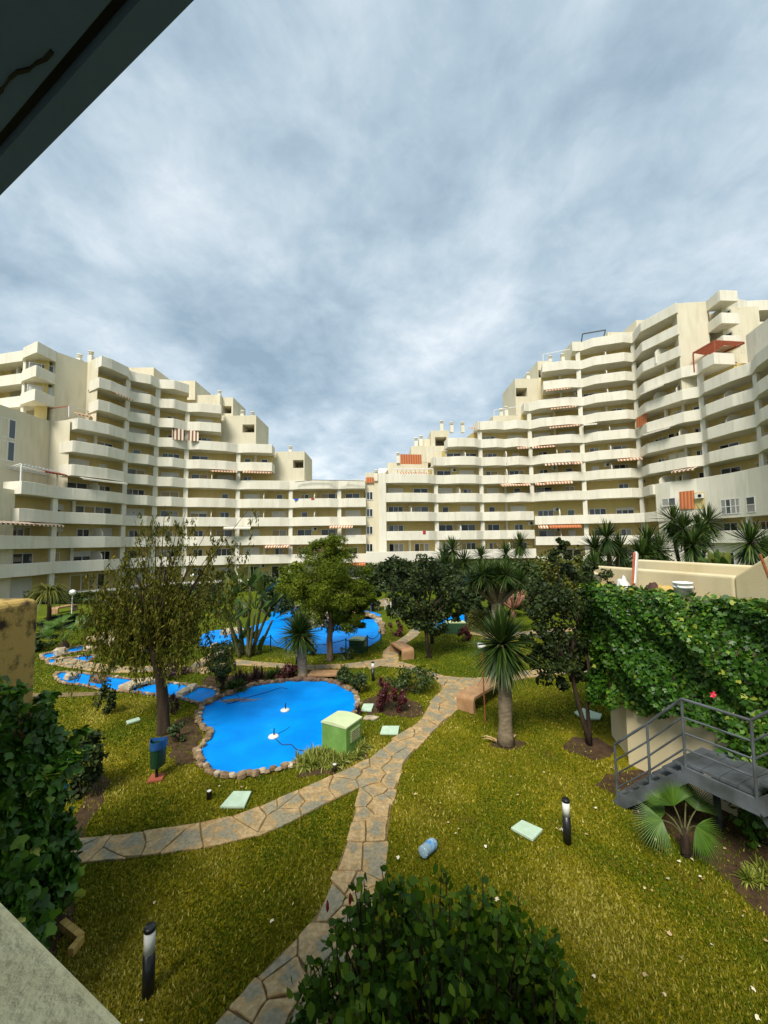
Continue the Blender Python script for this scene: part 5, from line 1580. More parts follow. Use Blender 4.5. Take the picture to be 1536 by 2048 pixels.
def clump(label, px, Y, heads, rng, blade, n, tr=0.12, name='yucca', group=None, el=(-70, 86)):
    g0 = at(px, 1100, Y); base = Vector((g0.x, Y, terrain(g0.x, Y)))
    hl = []
    for x, y, dy in heads:
        p = at(x, y, Y + dy); hl.append((p.x - base.x, p.y - base.y, p.z - base.z))
    return yucca(name, label, base, hl, tr, rng, blade, n, el, group, M_BARK)
rg = np.random.default_rng(14)
clump('cluster of yucca heads in front of the tall right building, next to pale shrubs', 1215, 22, [(1213, 1075, 0), (1190, 1098, .6), (1240, 1100, .5), (1190, 1140, -.6)], rg, (1.2, .07), 150)
clump('broad low yucca head cluster above the white parapet wall', 1305, 20, [(1295, 1085, 0), (1318, 1100, .8), (1285, 1110, -.5)], rg, (1.15, .07), 170)
clump('tallest yucca cluster standing before the striped awning of the right building', 1375, 20.5, [(1366, 1058, 0), (1398, 1062, .7), (1346, 1040, 1.2), (1385, 1090, -.8), (1415, 1045, 1.6)], rg, (1.2, .07), 160)
clump('yucca head rising behind the sloping cream parapet', 1502, 17, [(1500, 1085, 0), (1532, 1110, .8)], rg, (1.15, .065), 170)
clump('dark yucca cluster behind the umbrella-crowned dragon tree', 905, 30, [(905, 1100, 0), (884, 1128, .6), (928, 1125, -.4), (905, 1140, -.8), (890, 1112, .8)], rg, (1.25, .08), 120)
clump('yucca pair with old yellow flower stalks behind the dragon tree', 1035, 31, [(1040, 1090, 0), (1012, 1108, .6), (962, 1112, 1.0)], rg, (1.25, .08), 120)

# bare reddish frangipani-like tree
rg = np.random.default_rng(15)
B = gp(1026, 1236)
M_BARE = mat('bare_branch', (0.34, 0.17, 0.11), (0.22, 0.10, 0.065), rough=0.8, scale=4)
mb = MB(); s_ = B.y / FPX
for i in range(26):
    a = rg.uniform(0, 6.28); r = rg.uniform(.3, 1.0)
    e = Vector((math.cos(a) * r, math.sin(a) * r, rg.uniform(1.2, 1.75) * B.y / 24))
    mb.tube(catmull([(0, 0, .5), Vector((e.x * .6, e.y * .6, .9)), e], 3, False), [.07, .06, .055, .05, .045, .04, .035], 6)
mb.tube([(0, 0, -.05), (0, 0, .3), (0, 0, .6)], [.16, .12, .12], 8)
t = thing('bare_tree', 'leafless pinkish tree with stubby upright branches behind the yucca', 'tree', B)
mb.build('trunk', M_BARE, t, True)

# ------------------------------------------------------------------ paddle-leaved clump by the far pool
rg = np.random.default_rng(16)
B = gp(492, 1312)
bp_ = thing('bird_of_paradise_plant', 'tall clump of paddle-leaved plants with bare stems beside the far pool', 'plant', B)
s_ = B.y / FPX
def paddle(base, d, L_, wd, rng, roll):
    d = d.normalized(); n = 8
    side = d.cross(Vector((0, 0, 1)));
    side = side.normalized() if side.length > .05 else Vector((1, 0, 0))
    side = Matrix.Rotation(roll, 3, d) @ side
    nn = side.cross(d)
    V = []
    for k in range(n + 1):
        t = k / n
        p = base + d * (L_ * t) + Vector((0, 0, -0.25 * L_ * t * t * (1 - abs(d.z))))
        wv_ = wd * math.sin(math.pi * min(1, t * 0.93 + 0.06)) ** 0.7 * 0.5
        rip = 0.04 * math.sin(k * 2.1) * wd
        V += [p + side * wv_ + nn * (0.12 * wd + rip), p, p - side * wv_ + nn * (0.12 * wd - rip)]
    F = []
    for k in range(n):
        a = 3 * k; F += [(a, a + 1, a + 4, a + 3), (a + 1, a + 2, a + 5, a + 4)]
    return [tuple(v) for v in V], F
for (x0, y0, x1, y1, dy) in ((478, 1310, 452, 1215, -.2), (485, 1312, 470, 1190, .3), (495, 1312, 500, 1175, -.4), (505, 1312, 525, 1190, .2), (500, 1314, 540, 1215, -.1), (488, 1310, 480, 1240, .5), (498, 1312, 510, 1225, -.5), (515, 1314, 545, 1240, .5), (480, 1312, 460, 1250, -.6)):
    a = at(x0, y0, B.y + dy * .4); e = at(x1, y1, B.y + dy)
    a.z = B.z - .03
    mb = MB().tube(catmull([a - B, (a - B).lerp(e - B, .5) + Vector((0, 0, .05)), e - B], 4, False), [.075, .07, .065, .06, .06, .055, .05, .045, .04], 7)
    mb.build('stem', M_STEM, bp_, True)
    for k in range(6):
        an = (-0.5 + k / 5) * 2.0 + rg.normal(0, .15)
        d = Vector((math.sin(an), rg.normal(0, .35), math.cos(an) * 0.9 + .25))
        V, F = paddle(e - B + Vector((0, 0, -.05)) + d * .18, d, rg.uniform(.6, .95), rg.uniform(.22, .32), rg, rg.uniform(-1, 1))
        me = npmesh('paddle_leaf', np.array(V), np.array(F), np.full(len(V), min(1, max(0, rg.normal(.5, .22)))))
        meshobj('paddle_leaf', me, M_BANANA, bp_)
for k in range(14):
    a = rg.uniform(-.9, .9); d = Vector((math.sin(a), rg.normal(0, .3), math.cos(a)))
    V, F = paddle(Vector((rg.uniform(-.5, .5), rg.uniform(-.2, .2), rg.uniform(.2, .7))), d, rg.uniform(.5, .8), .22, rg, rg.uniform(-1, 1))
    meshobj('paddle_leaf', npmesh('paddle_leaf', np.array(V), np.array(F), np.full(len(V), rg.uniform(.1, .6))), M_BANANA, bp_)
for k, (x, y, Y) in enumerate(((1432, 1118, 16.5), (1450, 1125, 16.2), (1415, 1128, 16.8))):
    B = at(x, y, Y); B.z = terrain(B.x, B.y)
    top = at(x, y + 14, Y).z - B.z
    t = thing('bird_of_paradise_plant', ('paddle-leaved plant behind the terrace parapet, middle one', 'paddle-leaved plant behind the terrace parapet under the spiky yucca', 'paddle-leaved plant behind the terrace parapet beside the tall yucca cluster')[k], 'plant', B)
    MB().tube([(0, 0, -.03), (0, 0, top * .5), (0, 0, top)], [.09, .07, .05], 7).build('stem', M_STEM, t, True)
    for q in range(8):
        an = rg.uniform(-1.3, 1.3); d = Vector((math.sin(an), rg.normal(0, .5), math.cos(an) + .2))
        V, F = paddle(Vector((0, 0, top - .1)), d, rg.uniform(.6, .9), .3, rg, rg.uniform(-1, 1))
        meshobj('paddle_leaf', npmesh('paddle_leaf', np.array(V), np.array(F), np.full(len(V), rg.uniform(.4, 1))), M_BANANA, t)

# ------------------------------------------------------------------ shrubs
rg = np.random.default_rng(17)
B = gp(443, 1378); s_ = B.y / FPX
eg = thing('topiary_bush', 'clipped egg shaped topiary bush near the stream mouth', 'bush', B)
MB().tube([(0, 0, -.03), (0, 0, .15), (0, 0, .5)], [.1, .09, .07], 8).build('trunk', M_BARK, eg, True)
V, F, T = blob_leaves([(0, 0, .88, .375, .375, .60, 5200)], rg, .055, 'oval', .6, shell=.82)
meshobj('foliage', npmesh('foliage', V, F, T), M_MIDLEAF, eg)
def sh(label, px, py, wpx, hpx, leafm, size, k=16, n=110, name='shrub', shape='oval', group=None, depth=None, zc=None, **kw):
    B = gp(px, py); s = B.y / FPX
    r = (wpx / 2 * s, (depth or wpx / 2 * s), hpx / 2 * s)
    return shrub(name, label, B, r, k, leafm, rg, size, n, shape, group, zc=zc, **kw)
sh('low spreading green shrub beside the flagstone junction', 822, 1383, 84, 44, M_MIDLEAF, .085, 16, 70)
sh('taller dark red leaved shrub beside the white square cover', 767, 1422, 30, 60, M_REDLEAF, .07, 14, 80, up=(0, 0, 1.5))
sh('shorter dark red leaved shrub nearer the flagstones', 795, 1424, 34, 50, M_REDLEAF, .07, 12, 70, up=(0, 0, 1.5))
sh('round dark red shrub at the foot of the ball-headed yucca', 573, 1358, 40, 30, M_REDLEAF, .07, 12, 90)
sh('dark red bush at the path bend by the far pool rocks', 792, 1272, 26, 30, M_REDLEAF, .09, 10, 60)
sh('dark red bush beside the clipped hedge block', 927, 1284, 28, 38, M_REDLEAF, .1, 10, 60)
sh('small dark shrub alone on the left lawn', 216, 1427, 36, 54, M_DARKLEAF, .07, 14, 60, zc=.42)
sh('scrawny shrub on bare soil beside the weeping tree', 360, 1482, 36, 40, M_MIDLEAF, .07, 9, 36)
sh('dark red bush at the foot of the weeping tree trunk', 345, 1428, 22, 38, M_PURPLE, .07, 8, 50)
sh('green shrub on the far right rim of the round pool', 715, 1385, 38, 40, M_MIDLEAF, .075, 12, 70)
sh('bushy green shrub behind the flat stone slab', 690, 1372, 36, 34, M_MIDLEAF, .075, 12, 70)
sh('dark shrub under the ball-headed yucca by the chain fence', 612, 1308, 50, 28, M_DARKLEAF, .1, 12, 70)
sh('low shrub at the pine trunk beside the far green cabinet', 690, 1318, 40, 20, M_MIDLEAF, .08, 9, 40)
sh('purple leaved shrub with thin stems behind the weeping tree', 352, 1355, 50, 30, M_PURPLE, .1, 10, 60)
sh('multi-stemmed dark shrub behind the weeping tree trunk', 348, 1350, 46, 90, M_DARKLEAF, .1, 12, 70, zc=1.5)
# spiky purple clumps behind the round pool
for i, (x, y, lb) in enumerate(((478, 1372, 'arching purple leaved clump on the far pool rim next to the topiary'), (510, 1364, 'arching purple leaved clump in the middle of the far pool rim'), (540, 1362, 'green spiky aloe clump on the far pool rim'), (462, 1384, 'pale green spiky clump beside the topiary trunk'))):
    B = gp(x, y)
    t = thing('spiky_plant', lb, 'plant', B)
    rosette('leaf_rosette', t, (0, 0, .05), 120, .62 if i < 2 else .42, .05, rg, m=M_PURPLE if i < 2 else M_YUCCA, el=(5, 85), droop=.75)
    rosette('leaf_rosette', t, (.2, .1, .05), 80, .5, .05, rg, m=M_PURPLE if i < 2 else M_YUCCA, el=(5, 85), droop=.75)
B = gp(730, 1440)
t = thing('spiky_plant', 'small red tinged spiky plant on the pool rim behind the green cabinet', 'plant', gp(716, 1428))
rosette('leaf_rosette', t, (0, 0, .05), 60, .22, .03, rg, m=M_PURPLE, el=(5, 85), droop=.5)

# hibiscus bush in front
rg = np.random.default_rng(18)
B = Vector((0.36, 3.5, 0))
hb = thing('hibiscus_bush', 'large leafy hibiscus bush beside the near end of the flagstone path', 'bush', B)
bl = []; tips = []
for _ in range(330):
    a = rg.uniform(0, 6.283); r = rg.uniform(0, 1) ** .55
    x, y = math.cos(a) * r * 1.28, math.sin(a) * r * .95
    z = (1.42 + .2 * math.sin(a * 3 + 1)) * (1 - .55 * r * r) * rg.uniform(.35, 1.08)
    bl.append((x, y, z, .13, .13, .13, 17))
V, F, T = blob_leaves(bl, rg, .092, 'oval', .75, shell=.2, up=(0, 0, .5))
mb = MB()
for _ in range(95):
    a = rg.uniform(0, 6.283); r = rg.uniform(0, 1) ** .55
    x, y = math.cos(a) * r * 1.22, math.sin(a) * r * .92
    z = 1.42 * (1 - .5 * r * r)
    e = Vector((x + rg.normal(0, .06), y + rg.normal(0, .06), z + rg.uniform(.02, .42)))
    mb.tube(catmull([(x * .15, y * .15, 0), (x * .8, y * .8, z * .55), e], 3, False), [.013, .012, .01, .009, .008, .006, .004], 5)
    tips.append(e)
mb.build('stem', M_BARK, hb)
P = []
for e in tips:
    for k in range(12):
        P.append((e.x + rg.normal(0, .04), e.y + rg.normal(0, .04), e.z - k * .04))
P = np.array(P)
V2, F2, T2 = leaf_cards(P, rg.normal(0, .6, (len(P), 3)) + np.array([0, -.2, .7]), .085, np.clip(rg.beta(2.4, 1.7, len(P)), 0, 1), rg, shape='oval', jit=.4, up=(0, 0, .6))
me = npmesh('foliage', np.concatenate([V, V2]), np.concatenate([F, F2 + len(V)]), np.concatenate([T, T2]))
meshobj('foliage', me, M_HIB, hb)
M_BUD = mat('red_bud', (0.22, 0.012, 0.02), rough=0.5)
for (x, y) in ((655, 1812), (700, 1798)):
    p = at(x, y, 3.7) - B
    MB().lathe([(.004, -.05), (.014, -.02), (.012, .02), (.003, .05)], 7, p).build('bud', M_BUD, hb, True)

# fan palm under the stairs
rg = np.random.default_rng(19)
def fanleaf(c, d, nrm_, R_, rng, n=30, spread=2.5):
    d = d.normalized(); nrm_ = (nrm_ - d * nrm_.dot(d)).normalized(); s = nrm_.cross(d)
    V = []; F = []
    for i in range(n):
        a = (-.5 + (i + .5) / n) * spread; da = spread / n * .5
        def pt(r, an, dz):
            q = d * math.cos(an) + s * math.sin(an)
            return c + q * r + nrm_ * dz + Vector((0, 0, -.18 * R_ * (r / R_) ** 3))
        L_ = R_ * (1 - .18 * abs(a / spread * 2) ** 2) * rng.uniform(.93, 1.05)
        j = len(V)
        V += [tuple(c), tuple(pt(L_ * .45, a - da, -.012)), tuple(pt(L_ * .5, a, .016)), tuple(pt(L_ * .45, a + da, -.012)), tuple(pt(L_, a, 0))]
        F += [(j, j + 1, j + 2), (j, j + 2, j + 3), (j + 1, j + 4, j + 2), (j + 2, j + 4, j + 3)]
    return V, F
def fanpalm(label, base, leaves, Rr, name='fan_palm', trunk=.12):
    t = thing(name, label, 'palm', base)
    MB().lathe([(trunk * 1.2, -.03), (trunk, .1), (trunk * .9, .25), (trunk * .4, .38)], 9).build('trunk', M_BARK, t, True)
    for c, d, nn in leaves:
        c = Vector(c)
        MB().tube(catmull([(0, 0, .25), c * .5 + Vector((0, 0, .18)), c], 3, False), [.014, .013, .012, .011, .01, .009, .008], 5).build('leaf_stalk', M_STEM, t)
        V, F = fanleaf(c, Vector(d), Vector(nn), Rr * rg.uniform(.9, 1.1), rg)
        meshobj('fan_leaf', npmesh('fan_leaf', np.array(V), np.array(F), np.repeat(np.clip(rg.normal(.55, .16, len(V) // 5), 0, 1), 5)), M_FANP, t)
    return t
B = gp(1372, 1712)
def lf(x, y, dy):
    p = at(x, y, B.y + dy); return (p.x - B.x, p.y - B.y, p.z - B.z)
fanpalm('young fan palm with pleated leaves on the soil under the metal stairs', B, [(lf(1392, 1652, -.15), (.55, -.2, -.55), (-.1, -.9, .5)), (lf(1325, 1640, -.05), (-.8, -.1, -.25), (.05, -.7, .7)), (lf(1348, 1612, .1), (-.25, .1, .9), (-.1, -.95, .1)), (lf(1392, 1620, .25), (.5, .3, .8), (-.4, -.8, .1)), (lf(1330, 1625, .3), (-.7, .2, .5), (.2, -.8, .5)), (lf(1372, 1600, .4), (.05, .3, .9), (0, -1, 0))], .42, trunk=.06)
B = gp(128, 1300)
fanpalm('small fan palm with brown base beyond the left stream', B, [((math.cos(a) * .35, math.sin(a) * .35, 1.0 + .2 * math.sin(a * 3)), (math.cos(a), math.sin(a), .5), (0, -.6, .7)) for a in np.linspace(0, 6.28, 11)[:-1]], .62, trunk=.2)

# spider plants round the cabinet
rg = np.random.default_rng(20)
Vs, Fs, Ts = [], [], []; off = 0
edge = catmull([gp(*q) for q in ((608, 1532), (640, 1515), (665, 1525), (700, 1520), (728, 1500))], 6, False)
for _ in range(85):
    p = edge[rg.integers(0, len(edge))]
    c = (p.x + rg.normal(0, .10), p.y + rg.normal(0, .10), .02)
    V, F, T = blades(c, 26, .29, .02, rg, el=(10, 80), droop=.8)
    Vs.append(V); Fs.append(F + off); Ts.append(T); off += len(V)
o = meshobj('ground_cover', npmesh('ground_cover', np.concatenate(Vs), np.concatenate(Fs), np.concatenate(Ts)), M_SPIDER)
tag(o, 'striped spider plants crowding the foot of the green cabinet', 'ground cover', kind='stuff')
Vs, Fs, Ts = [], [], []; off = 0
for _ in range(10):
    p = gp(1490 + rg.uniform(0, 60), 1745 + rg.uniform(-12, 40))
    V, F, T = blades((p.x, p.y, .02), 24, .25, .02, rg, el=(10, 80), droop=.7)
    Vs.append(V); Fs.append(F + off); Ts.append(T); off += len(V)
o = meshobj('ground_cover', npmesh('ground_cover', np.concatenate(Vs), np.concatenate(Fs), np.concatenate(Ts)), M_SPIDER)
tag(o, 'striped spider plants at the edge of the soil bed right of the fan palm', 'ground cover', kind='stuff')
# dark leafy mass at the far right foot of the wall
sh('dark ivy bush at the wall foot right of the fan palm', 1530, 1690, 120, 190, M_IVY, .12, 22, 60, depth=.5, name='ivy_bush')
sh('dark bushy shrub growing out under the left ivy', 165, 1590, 70, 120, M_DARKLEAF, .1, 20, 80, name='ivy_bush')

# ------------------------------------------------------------------ garden background
rg = np.random.default_rng(22)
def mass(label, px, Y, top, wpx, leafm, size, k=22, n=80, name='tree', cat='tree', group=None, low=None, dep=None, shape='oval', trunk=True, bark=None):
    """a leafy tree or bush standing at depth Y, its crown from pixel row top to row low"""
    g0 = at(px, 1100, Y); base = Vector((g0.x, Y, terrain(g0.x, Y)))
    zt = zy(top, px, Y) - base.z; zl = max(0.0, zy(low, px, Y) - base.z) if low else 0.0
    r = (wpx / 2 * Y / FPX, dep or wpx / 2 * Y / FPX, (zt - zl) / 2)
    t = thing(name, label, cat, base, 0, group)
    bl = clumps((0, 0, (zt + zl) / 2), (r[0] * .8, r[1] * .8, r[2] * .8), k, rg, .42, n)
    mb = MB()
    if zl > .3:
        mb.tube([(0, 0, -.05), (0, 0, zl * .6), (0.05, 0, zl + r[2] * .6)], [.13, .1, .06], 7)
        for b in bl[::5]: limb(mb, (0.02, 0, zl), b[:3], .05, .012, rg, .08, 4, 5)
    else:
        for b in bl[:4]: limb(mb, (0, 0, -.03), b[:3], .05, .012, rg, .08, 4, 5)
    mb.build('trunk', bark or M_BARK, t, True)
    V, F, T = blob_leaves(bl, rg, size, shape, .8, shell=.3)
    meshobj('crown', npmesh('crown', V, F, T), leafm, t)
    return t
mass('spreading dark leafed tree before the white corner wall', 785, 29, 1108, 80, M_DARKLEAF, .24, 24, 80, low=1168, name='plum_tree')
mass('mid green bushy tree right of the spreading dark tree', 838, 32, 1128, 90, M_MIDLEAF, .24, 26, 80, low=1185)
mass('light green bush left of the needle tree', 585, 26, 1118, 70, M_PINE, .22, 26, 80, low=1205)
mass('mid green bush behind the paddle-leaved clump', 545, 28, 1140, 80, M_MIDLEAF, .24, 22, 80)
mass('dark green tree right behind the needle tree', 735, 33, 1128, 60, M_MIDLEAF, .26, 20, 70)
mass('dark shrub on the slope right of the needle tree trunk', 745, 27, 1170, 60, M_DARKLEAF, .22, 14, 70, name='shrub', cat='shrub')
mass('dark shrub on the slope left of the needle tree trunk', 590, 24, 1180, 80, M_DARKLEAF, .2, 18, 70, name='shrub', cat='shrub')
mass('bright olive bush between dragon tree and tall right building', 1115, 27, 1092, 100, M_LIGHTLEAF, .22, 30, 80, name='bush', cat='bush')
mass('yellow-green bush beside the first yucca cluster', 1165, 25, 1095, 70, M_LIGHTLEAF, .22, 22, 80, name='bush', cat='bush')
mass('pale twiggy bush between the two right yucca clusters', 1255, 23, 1105, 70, M_LIGHTLEAF, .16, 24, 80, name='bush', cat='bush', shape='rhomb')
mass('olive bush behind the terrace parapet under the yucca cluster', 1330, 22, 1105, 90, M_LIGHTLEAF, .16, 22, 80, name='bush', cat='bush', shape='rhomb')
mass('green bush below the yucca pair behind the dragon tree', 1050, 26, 1115, 90, M_MIDLEAF, .22, 22, 80, name='bush', cat='bush')
mass('dark green bush under the dark yucca cluster', 925, 27, 1150, 90, M_DARKLEAF, .22, 22, 80, name='bush', cat='bush')
mass('green bush behind the bare pinkish tree', 1010, 25, 1170, 70, M_MIDLEAF, .2, 18, 80, name='bush', cat='bush')
mass('dark green bush between ivy wall and dark multi-stemmed tree', 1190, 17, 1150, 90, M_DARKLEAF, .16, 26, 90, name='bush', cat='bush')
mass('dark bush low behind the multi-stemmed tree', 1130, 16, 1270, 100, M_DARKLEAF, .15, 14, 70, name='bush', cat='bush')
mass('yellowish bush beside the ivy wall end', 1180, 12.3, 1300, 46, M_LIGHTLEAF, .1, 10, 60, name='bush', cat='bush')
mass('leafy green bush left of the dragon tree trunk', 962, 22, 1190, 50, M_MIDLEAF, .16, 14, 70, name='bush', cat='bush')
mass('dark hedge shrub before the left building, beside the globe lamp', 210, 34, 1190, 90, M_MIDLEAF, .24, 18, 80, name='shrub', cat='shrub')
mass('dark green shrub beyond the left stream, next to the fan palm', 90, 18, 1262, 70, M_MIDLEAF, .14, 18, 80, name='shrub', cat='shrub')
mass('low dark shrub on the slope above the small fan palm', 140, 23, 1225, 110, M_DARKLEAF, .18, 20, 80, name='shrub', cat='shrub')
mass('dark shrub right of the globe lamp, behind the weeping tree', 300, 30, 1180, 120, M_MIDLEAF, .22, 26, 80, name='shrub', cat='shrub')
mass('dark shrub behind the weeping tree on the far lawn', 430, 33, 1165, 110, M_MIDLEAF, .22, 24, 80, name='shrub', cat='shrub')
# drooping palm by the globe lamp
B = gp(95, 1262)
t = thing('feather_palm', 'thin palm with arching olive fronds beyond the cream wall end', 'palm', B)
top = zy(1185, 95, B.y) - B.z
MB().tube([(0, 0, -.03), (.05, 0, top * .5), (0, 0, top)], [.13, .1, .08], 8).build('trunk', M_BARK, t, True)
for q in range(11):
    rosette('frond', t, (0, 0, top), 26, 1.5, .06, rg, m=M_LIGHTLEAF, el=(5, 55), droop=.9, az=np.full(26, q * .571) + rg.normal(0, .12, 26))

# hedges
def hedge(label, line, h_, th, leafm, size, n, box=True):
    pts = [Vector(p) for p in line]
    t = thing('hedge', label, 'hedge', (0, 0, 0))
    mb = MB()
    for a, b in zip(pts[:-1], pts[1:]):
        z0 = min(terrain(a.x, a.y), terrain(b.x, b.y)) - .1
        d = (b - a).normalized(); nn = Vector((-d.y, d.x)) * th * .36
        mb.prism([a - nn, b - nn, b + nn, a + nn], z0, [terrain(a.x, a.y) + h_ * .9, terrain(b.x, b.y) + h_ * .9] * 2)
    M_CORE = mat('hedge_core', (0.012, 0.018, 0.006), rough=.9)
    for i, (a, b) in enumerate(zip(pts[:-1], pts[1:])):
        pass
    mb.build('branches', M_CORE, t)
    L_ = [(b - a).length for a, b in zip(pts[:-1], pts[1:])]; tot = sum(L_)
    Ps = []; Ns = []
    for (a, b), l in zip(zip(pts[:-1], pts[1:]), L_):
        m = int(n * l / tot); d = (b - a).normalized(); nn = Vector((-d.y, d.x))
        s = rg.uniform(0, l, m); q = rg.uniform(0, 1, m); z = rg.uniform(0, h_, m)
        side = np.where(rg.uniform(0, 1, m) < .5, -1, 1); topm = q < .35
        o = np.where(topm, rg.uniform(-.5, .5, m) * th, side * th * .5 + rg.normal(0, .05, m))
        z = np.where(topm, h_ + rg.normal(0, .06 * h_, m) * .7, z)
        x = a.x + d.x * s + nn.x * o; y = a.y + d.y * s + nn.y * o
        Ps.append(np.stack([x, y, z + np.array([terrain(u, v) for u, v in zip(x, y)])], 1))
        Ns.append(np.stack([np.where(topm, 0, side * nn.x), np.where(topm, 0, side * nn.y), np.where(topm, 1, .3)], 1))
    P = np.concatenate(Ps); m = len(P)
    V, F, T = leaf_cards(P, np.concatenate(Ns), size, np.clip(rg.beta(2, 2.4, m), 0, 1), rg, shape='oval', jit=.6)
    meshobj('foliage', npmesh('foliage', V, F, T), leafm, t)
    return t
hl = [FL.p(x, 5.2) for x in (-60, 0, 60, 130, 200, 260, 310, 380, 470, 560, 650, 735)]
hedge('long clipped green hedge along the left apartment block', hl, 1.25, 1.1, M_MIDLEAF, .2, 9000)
gw = MB()
gl = [FL.p(x, 4.0) for x in range(-80, 741, 20)]
for a, b in zip(gl[:-1], gl[1:]):
    gw.bar((a.x, a.y, -1.55), (b.x, b.y, -1.55), .2, 1.75)
tag(gw.build('garden_wall', M_PARA), 'low cream garden wall behind the long hedge of the left block', 'wall')
hr = [FR.p(x, 5.5) for x in (740, 800, 860, 920, 1000, 1070, 1160, 1240)]
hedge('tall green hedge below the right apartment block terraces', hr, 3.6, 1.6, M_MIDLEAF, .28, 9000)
A = gp(936, 1262); C = gp(985, 1262)
hedge('clipped green hedge block next to the right pool', [(A.x, A.y + .5), (C.x, C.y + .5)], .85, 1.0, M_LIGHTLEAF, .09, 5200)

# ------------------------------------------------------------------ garden furniture
def bollard(label, px, py, h_=.64, r=.058, cover_tilt=0.0):
    B = gp(px, py)
    t = thing('bollard_light', label, 'bollard light', B)
    MB().lathe([(r, -.03), (r, h_ * .62)], 16).build('post', M_BLACK, t, True)
    MB().lathe([(r * .93, h_ * .62), (r * .93, h_ * .94)], 16).build('diffuser', M_DIFF, t, True)
    MB().lathe([(r, h_ * .94), (r, h_ * .985), (r * .9, h_)], 16).build('cap', M_BLACK, t, True)
    return t
M_DIFF = mat('frosted_diffuser', (0.66, 0.66, 0.60), (0.55, 0.55, 0.5), rough=.35)
bollard('black bollard light with pale band on the lawn near the yellow edging', 296, 1990, .66)
bollard('black bollard light with pale band on the lawn near the fan palm', 1135, 1686, .64)
bollard('black bollard light on the grass behind the green shrub by the pool', 746, 1362, .62, .05)
bollard('black bollard light beside the ball-headed yucca trunk', 594, 1327, .6, .05)
bollard('small bollard light on the far lawn beside the dragon tree', 935, 1217, .7, .07)
def cover(label, pts):
    P = [gp(*q) for q in pts]; c = sum((p for p in P), Vector()) / len(P)
    o = MB().prism([(p.x - c.x, p.y - c.y) for p in P], 0.0, 0.045).build('access_cover', M_COVER)
    o.location = (c.x, c.y, 0.012); bevel(o, .008, 2)
    return tag(o, label, 'access cover')
cover('pale green square cover with a stray vine on the lawn before the pool', [(440, 1619), (467, 1588), (503, 1588), (489, 1619)])
cover('pale green cover with a dead leaf on the lawn beside the bollard light', [(1022, 1662), (1044, 1646), (1086, 1665), (1066, 1686)])
cover('pale green square cover beside the flagstone path past the cabinet', [(760, 1471), (765, 1456), (799, 1456), (796, 1472)])
cover('pale green small cover beside the red leaved shrubs', [(722, 1424), (727, 1411), (748, 1411), (743, 1425)])
cover('pale narrow cover on the lawn left of the weeping tree', [(252, 1446), (278, 1438), (281, 1443), (255, 1451)])
cover('pale green large cover on the lawn beside the thin tree trunks', [(1148, 1428), (1166, 1420), (1204, 1432), (1200, 1442), (1166, 1441)])
# litter bin
B = gp(313, 1558)
t = thing('litter_bin', 'dark green half round litter bin with blue liner on a post', 'litter bin', B, math.radians(12))
M_BIN = mat('bin_green', (0.012, 0.045, 0.02), rough=.4); M_LINER = mat('bin_liner', (0.02, 0.085, 0.25), (0.012, 0.06, 0.18), rough=.35)
MB().box((0, 0, .015), (.26, .26, .05)).build('foot_plate', M_RED, t)
MB().tube([(0, 0, 0), (0, 0, .5)], .028, 10).build('post', M_BLACK, t)
def dshape(w_, d_, n=10):
    return [(-w_ / 2, d_ * .35)] + [(-w_ / 2 * math.cos(math.pi * i / n), d_ * .35 - d_ * math.sin(math.pi * i / n)) for i in range(n + 1)] + [(w_ / 2, d_ * .35)]
pr = dshape(.30, .26)[1:-1]
def ring(pr_, z0, z1, tap, th):
    mb = MB(); n = len(pr_)
    o0 = [(x * tap, y * tap, z0) for x, y in pr_]; o1 = [(x, y, z1) for x, y in pr_]
    i1 = [(x * (1 - th), y * (1 - th) , z1) for x, y in pr_]; i0 = [(x * tap * (1 - th), y * tap * (1 - th), z0 + .02) for x, y in pr_]
    mb.v = o0 + o1 + i1 + i0
    for k in range(n):
        j = (k + 1) % n
        mb.f += [(k, j, n + j, n + k), (n + k, n + j, 2 * n + j, 2 * n + k), (2 * n + k, 2 * n + j, 3 * n + j, 3 * n + k)]
    mb.f.append(tuple(range(n))[::-1]); mb.f.append(tuple(range(3 * n, 4 * n)))
    return mb
ring(pr, .25, .68, .85, .06).build('bucket', M_BIN, t, False)
ring([(x * 1.02, y * 1.02) for x, y in pr], .60, .745, 1.0, .05).build('liner', M_LINER, t, False)
# green cabinets
def cabinet(label, px, py, w_, d_, h_, rz, m, big=False):
    B = gp(px, py)
    t = thing('utility_cabinet', label, 'cabinet', B, rz)
    bevel(MB().box((0, 0, h_ / 2 - .04), (w_, d_, h_ - .02)).build('body', m, t), .008)
    mb = MB(); k = 8
    pts = [(-w_ / 2 - .012 + (w_ + .024) * i / k, h_ - .045 + (.04 * math.sin(math.pi * i / k))) for i in range(k + 1)]
    for y in (-d_ / 2 - .012, d_ / 2 + .012):
        mb.v += [(x, y, z) for x, z in pts] + [(x, y, h_ - .075) for x, z in pts]
    n = k + 1
    for i in range(k):
        mb.f += [(i, i + 1, 2 * n + i + 1, 2 * n + i), (i, n + i, n + i + 1, i + 1), (2 * n + i, 2 * n + i + 1, 3 * n + i + 1, 3 * n + i), (n + i, 3 * n + i, 3 * n + i + 1, n + i + 1)]
    mb.f += [(0, 2 * n, 3 * n, n), (k, n + k, 3 * n + k, 2 * n + k)]
    mb.build('lid', M_CABTOP, t)
    M_GR = mat('vent_cream', (.40, .40, .22), (.3, .3, .15), rough=.6)
    g = MB().box((w_ / 2 + .008, .02, h_ * .58), (.016, d_ * .62, h_ * .38)).build('vent', m, t)
    for i in range(6):
        MB().box((w_ / 2 + .022, .02, h_ * (.43 + .06 * i)), (.014, d_ * .56, h_ * .03), 0).build('louvre', M_GR, g)
    return t
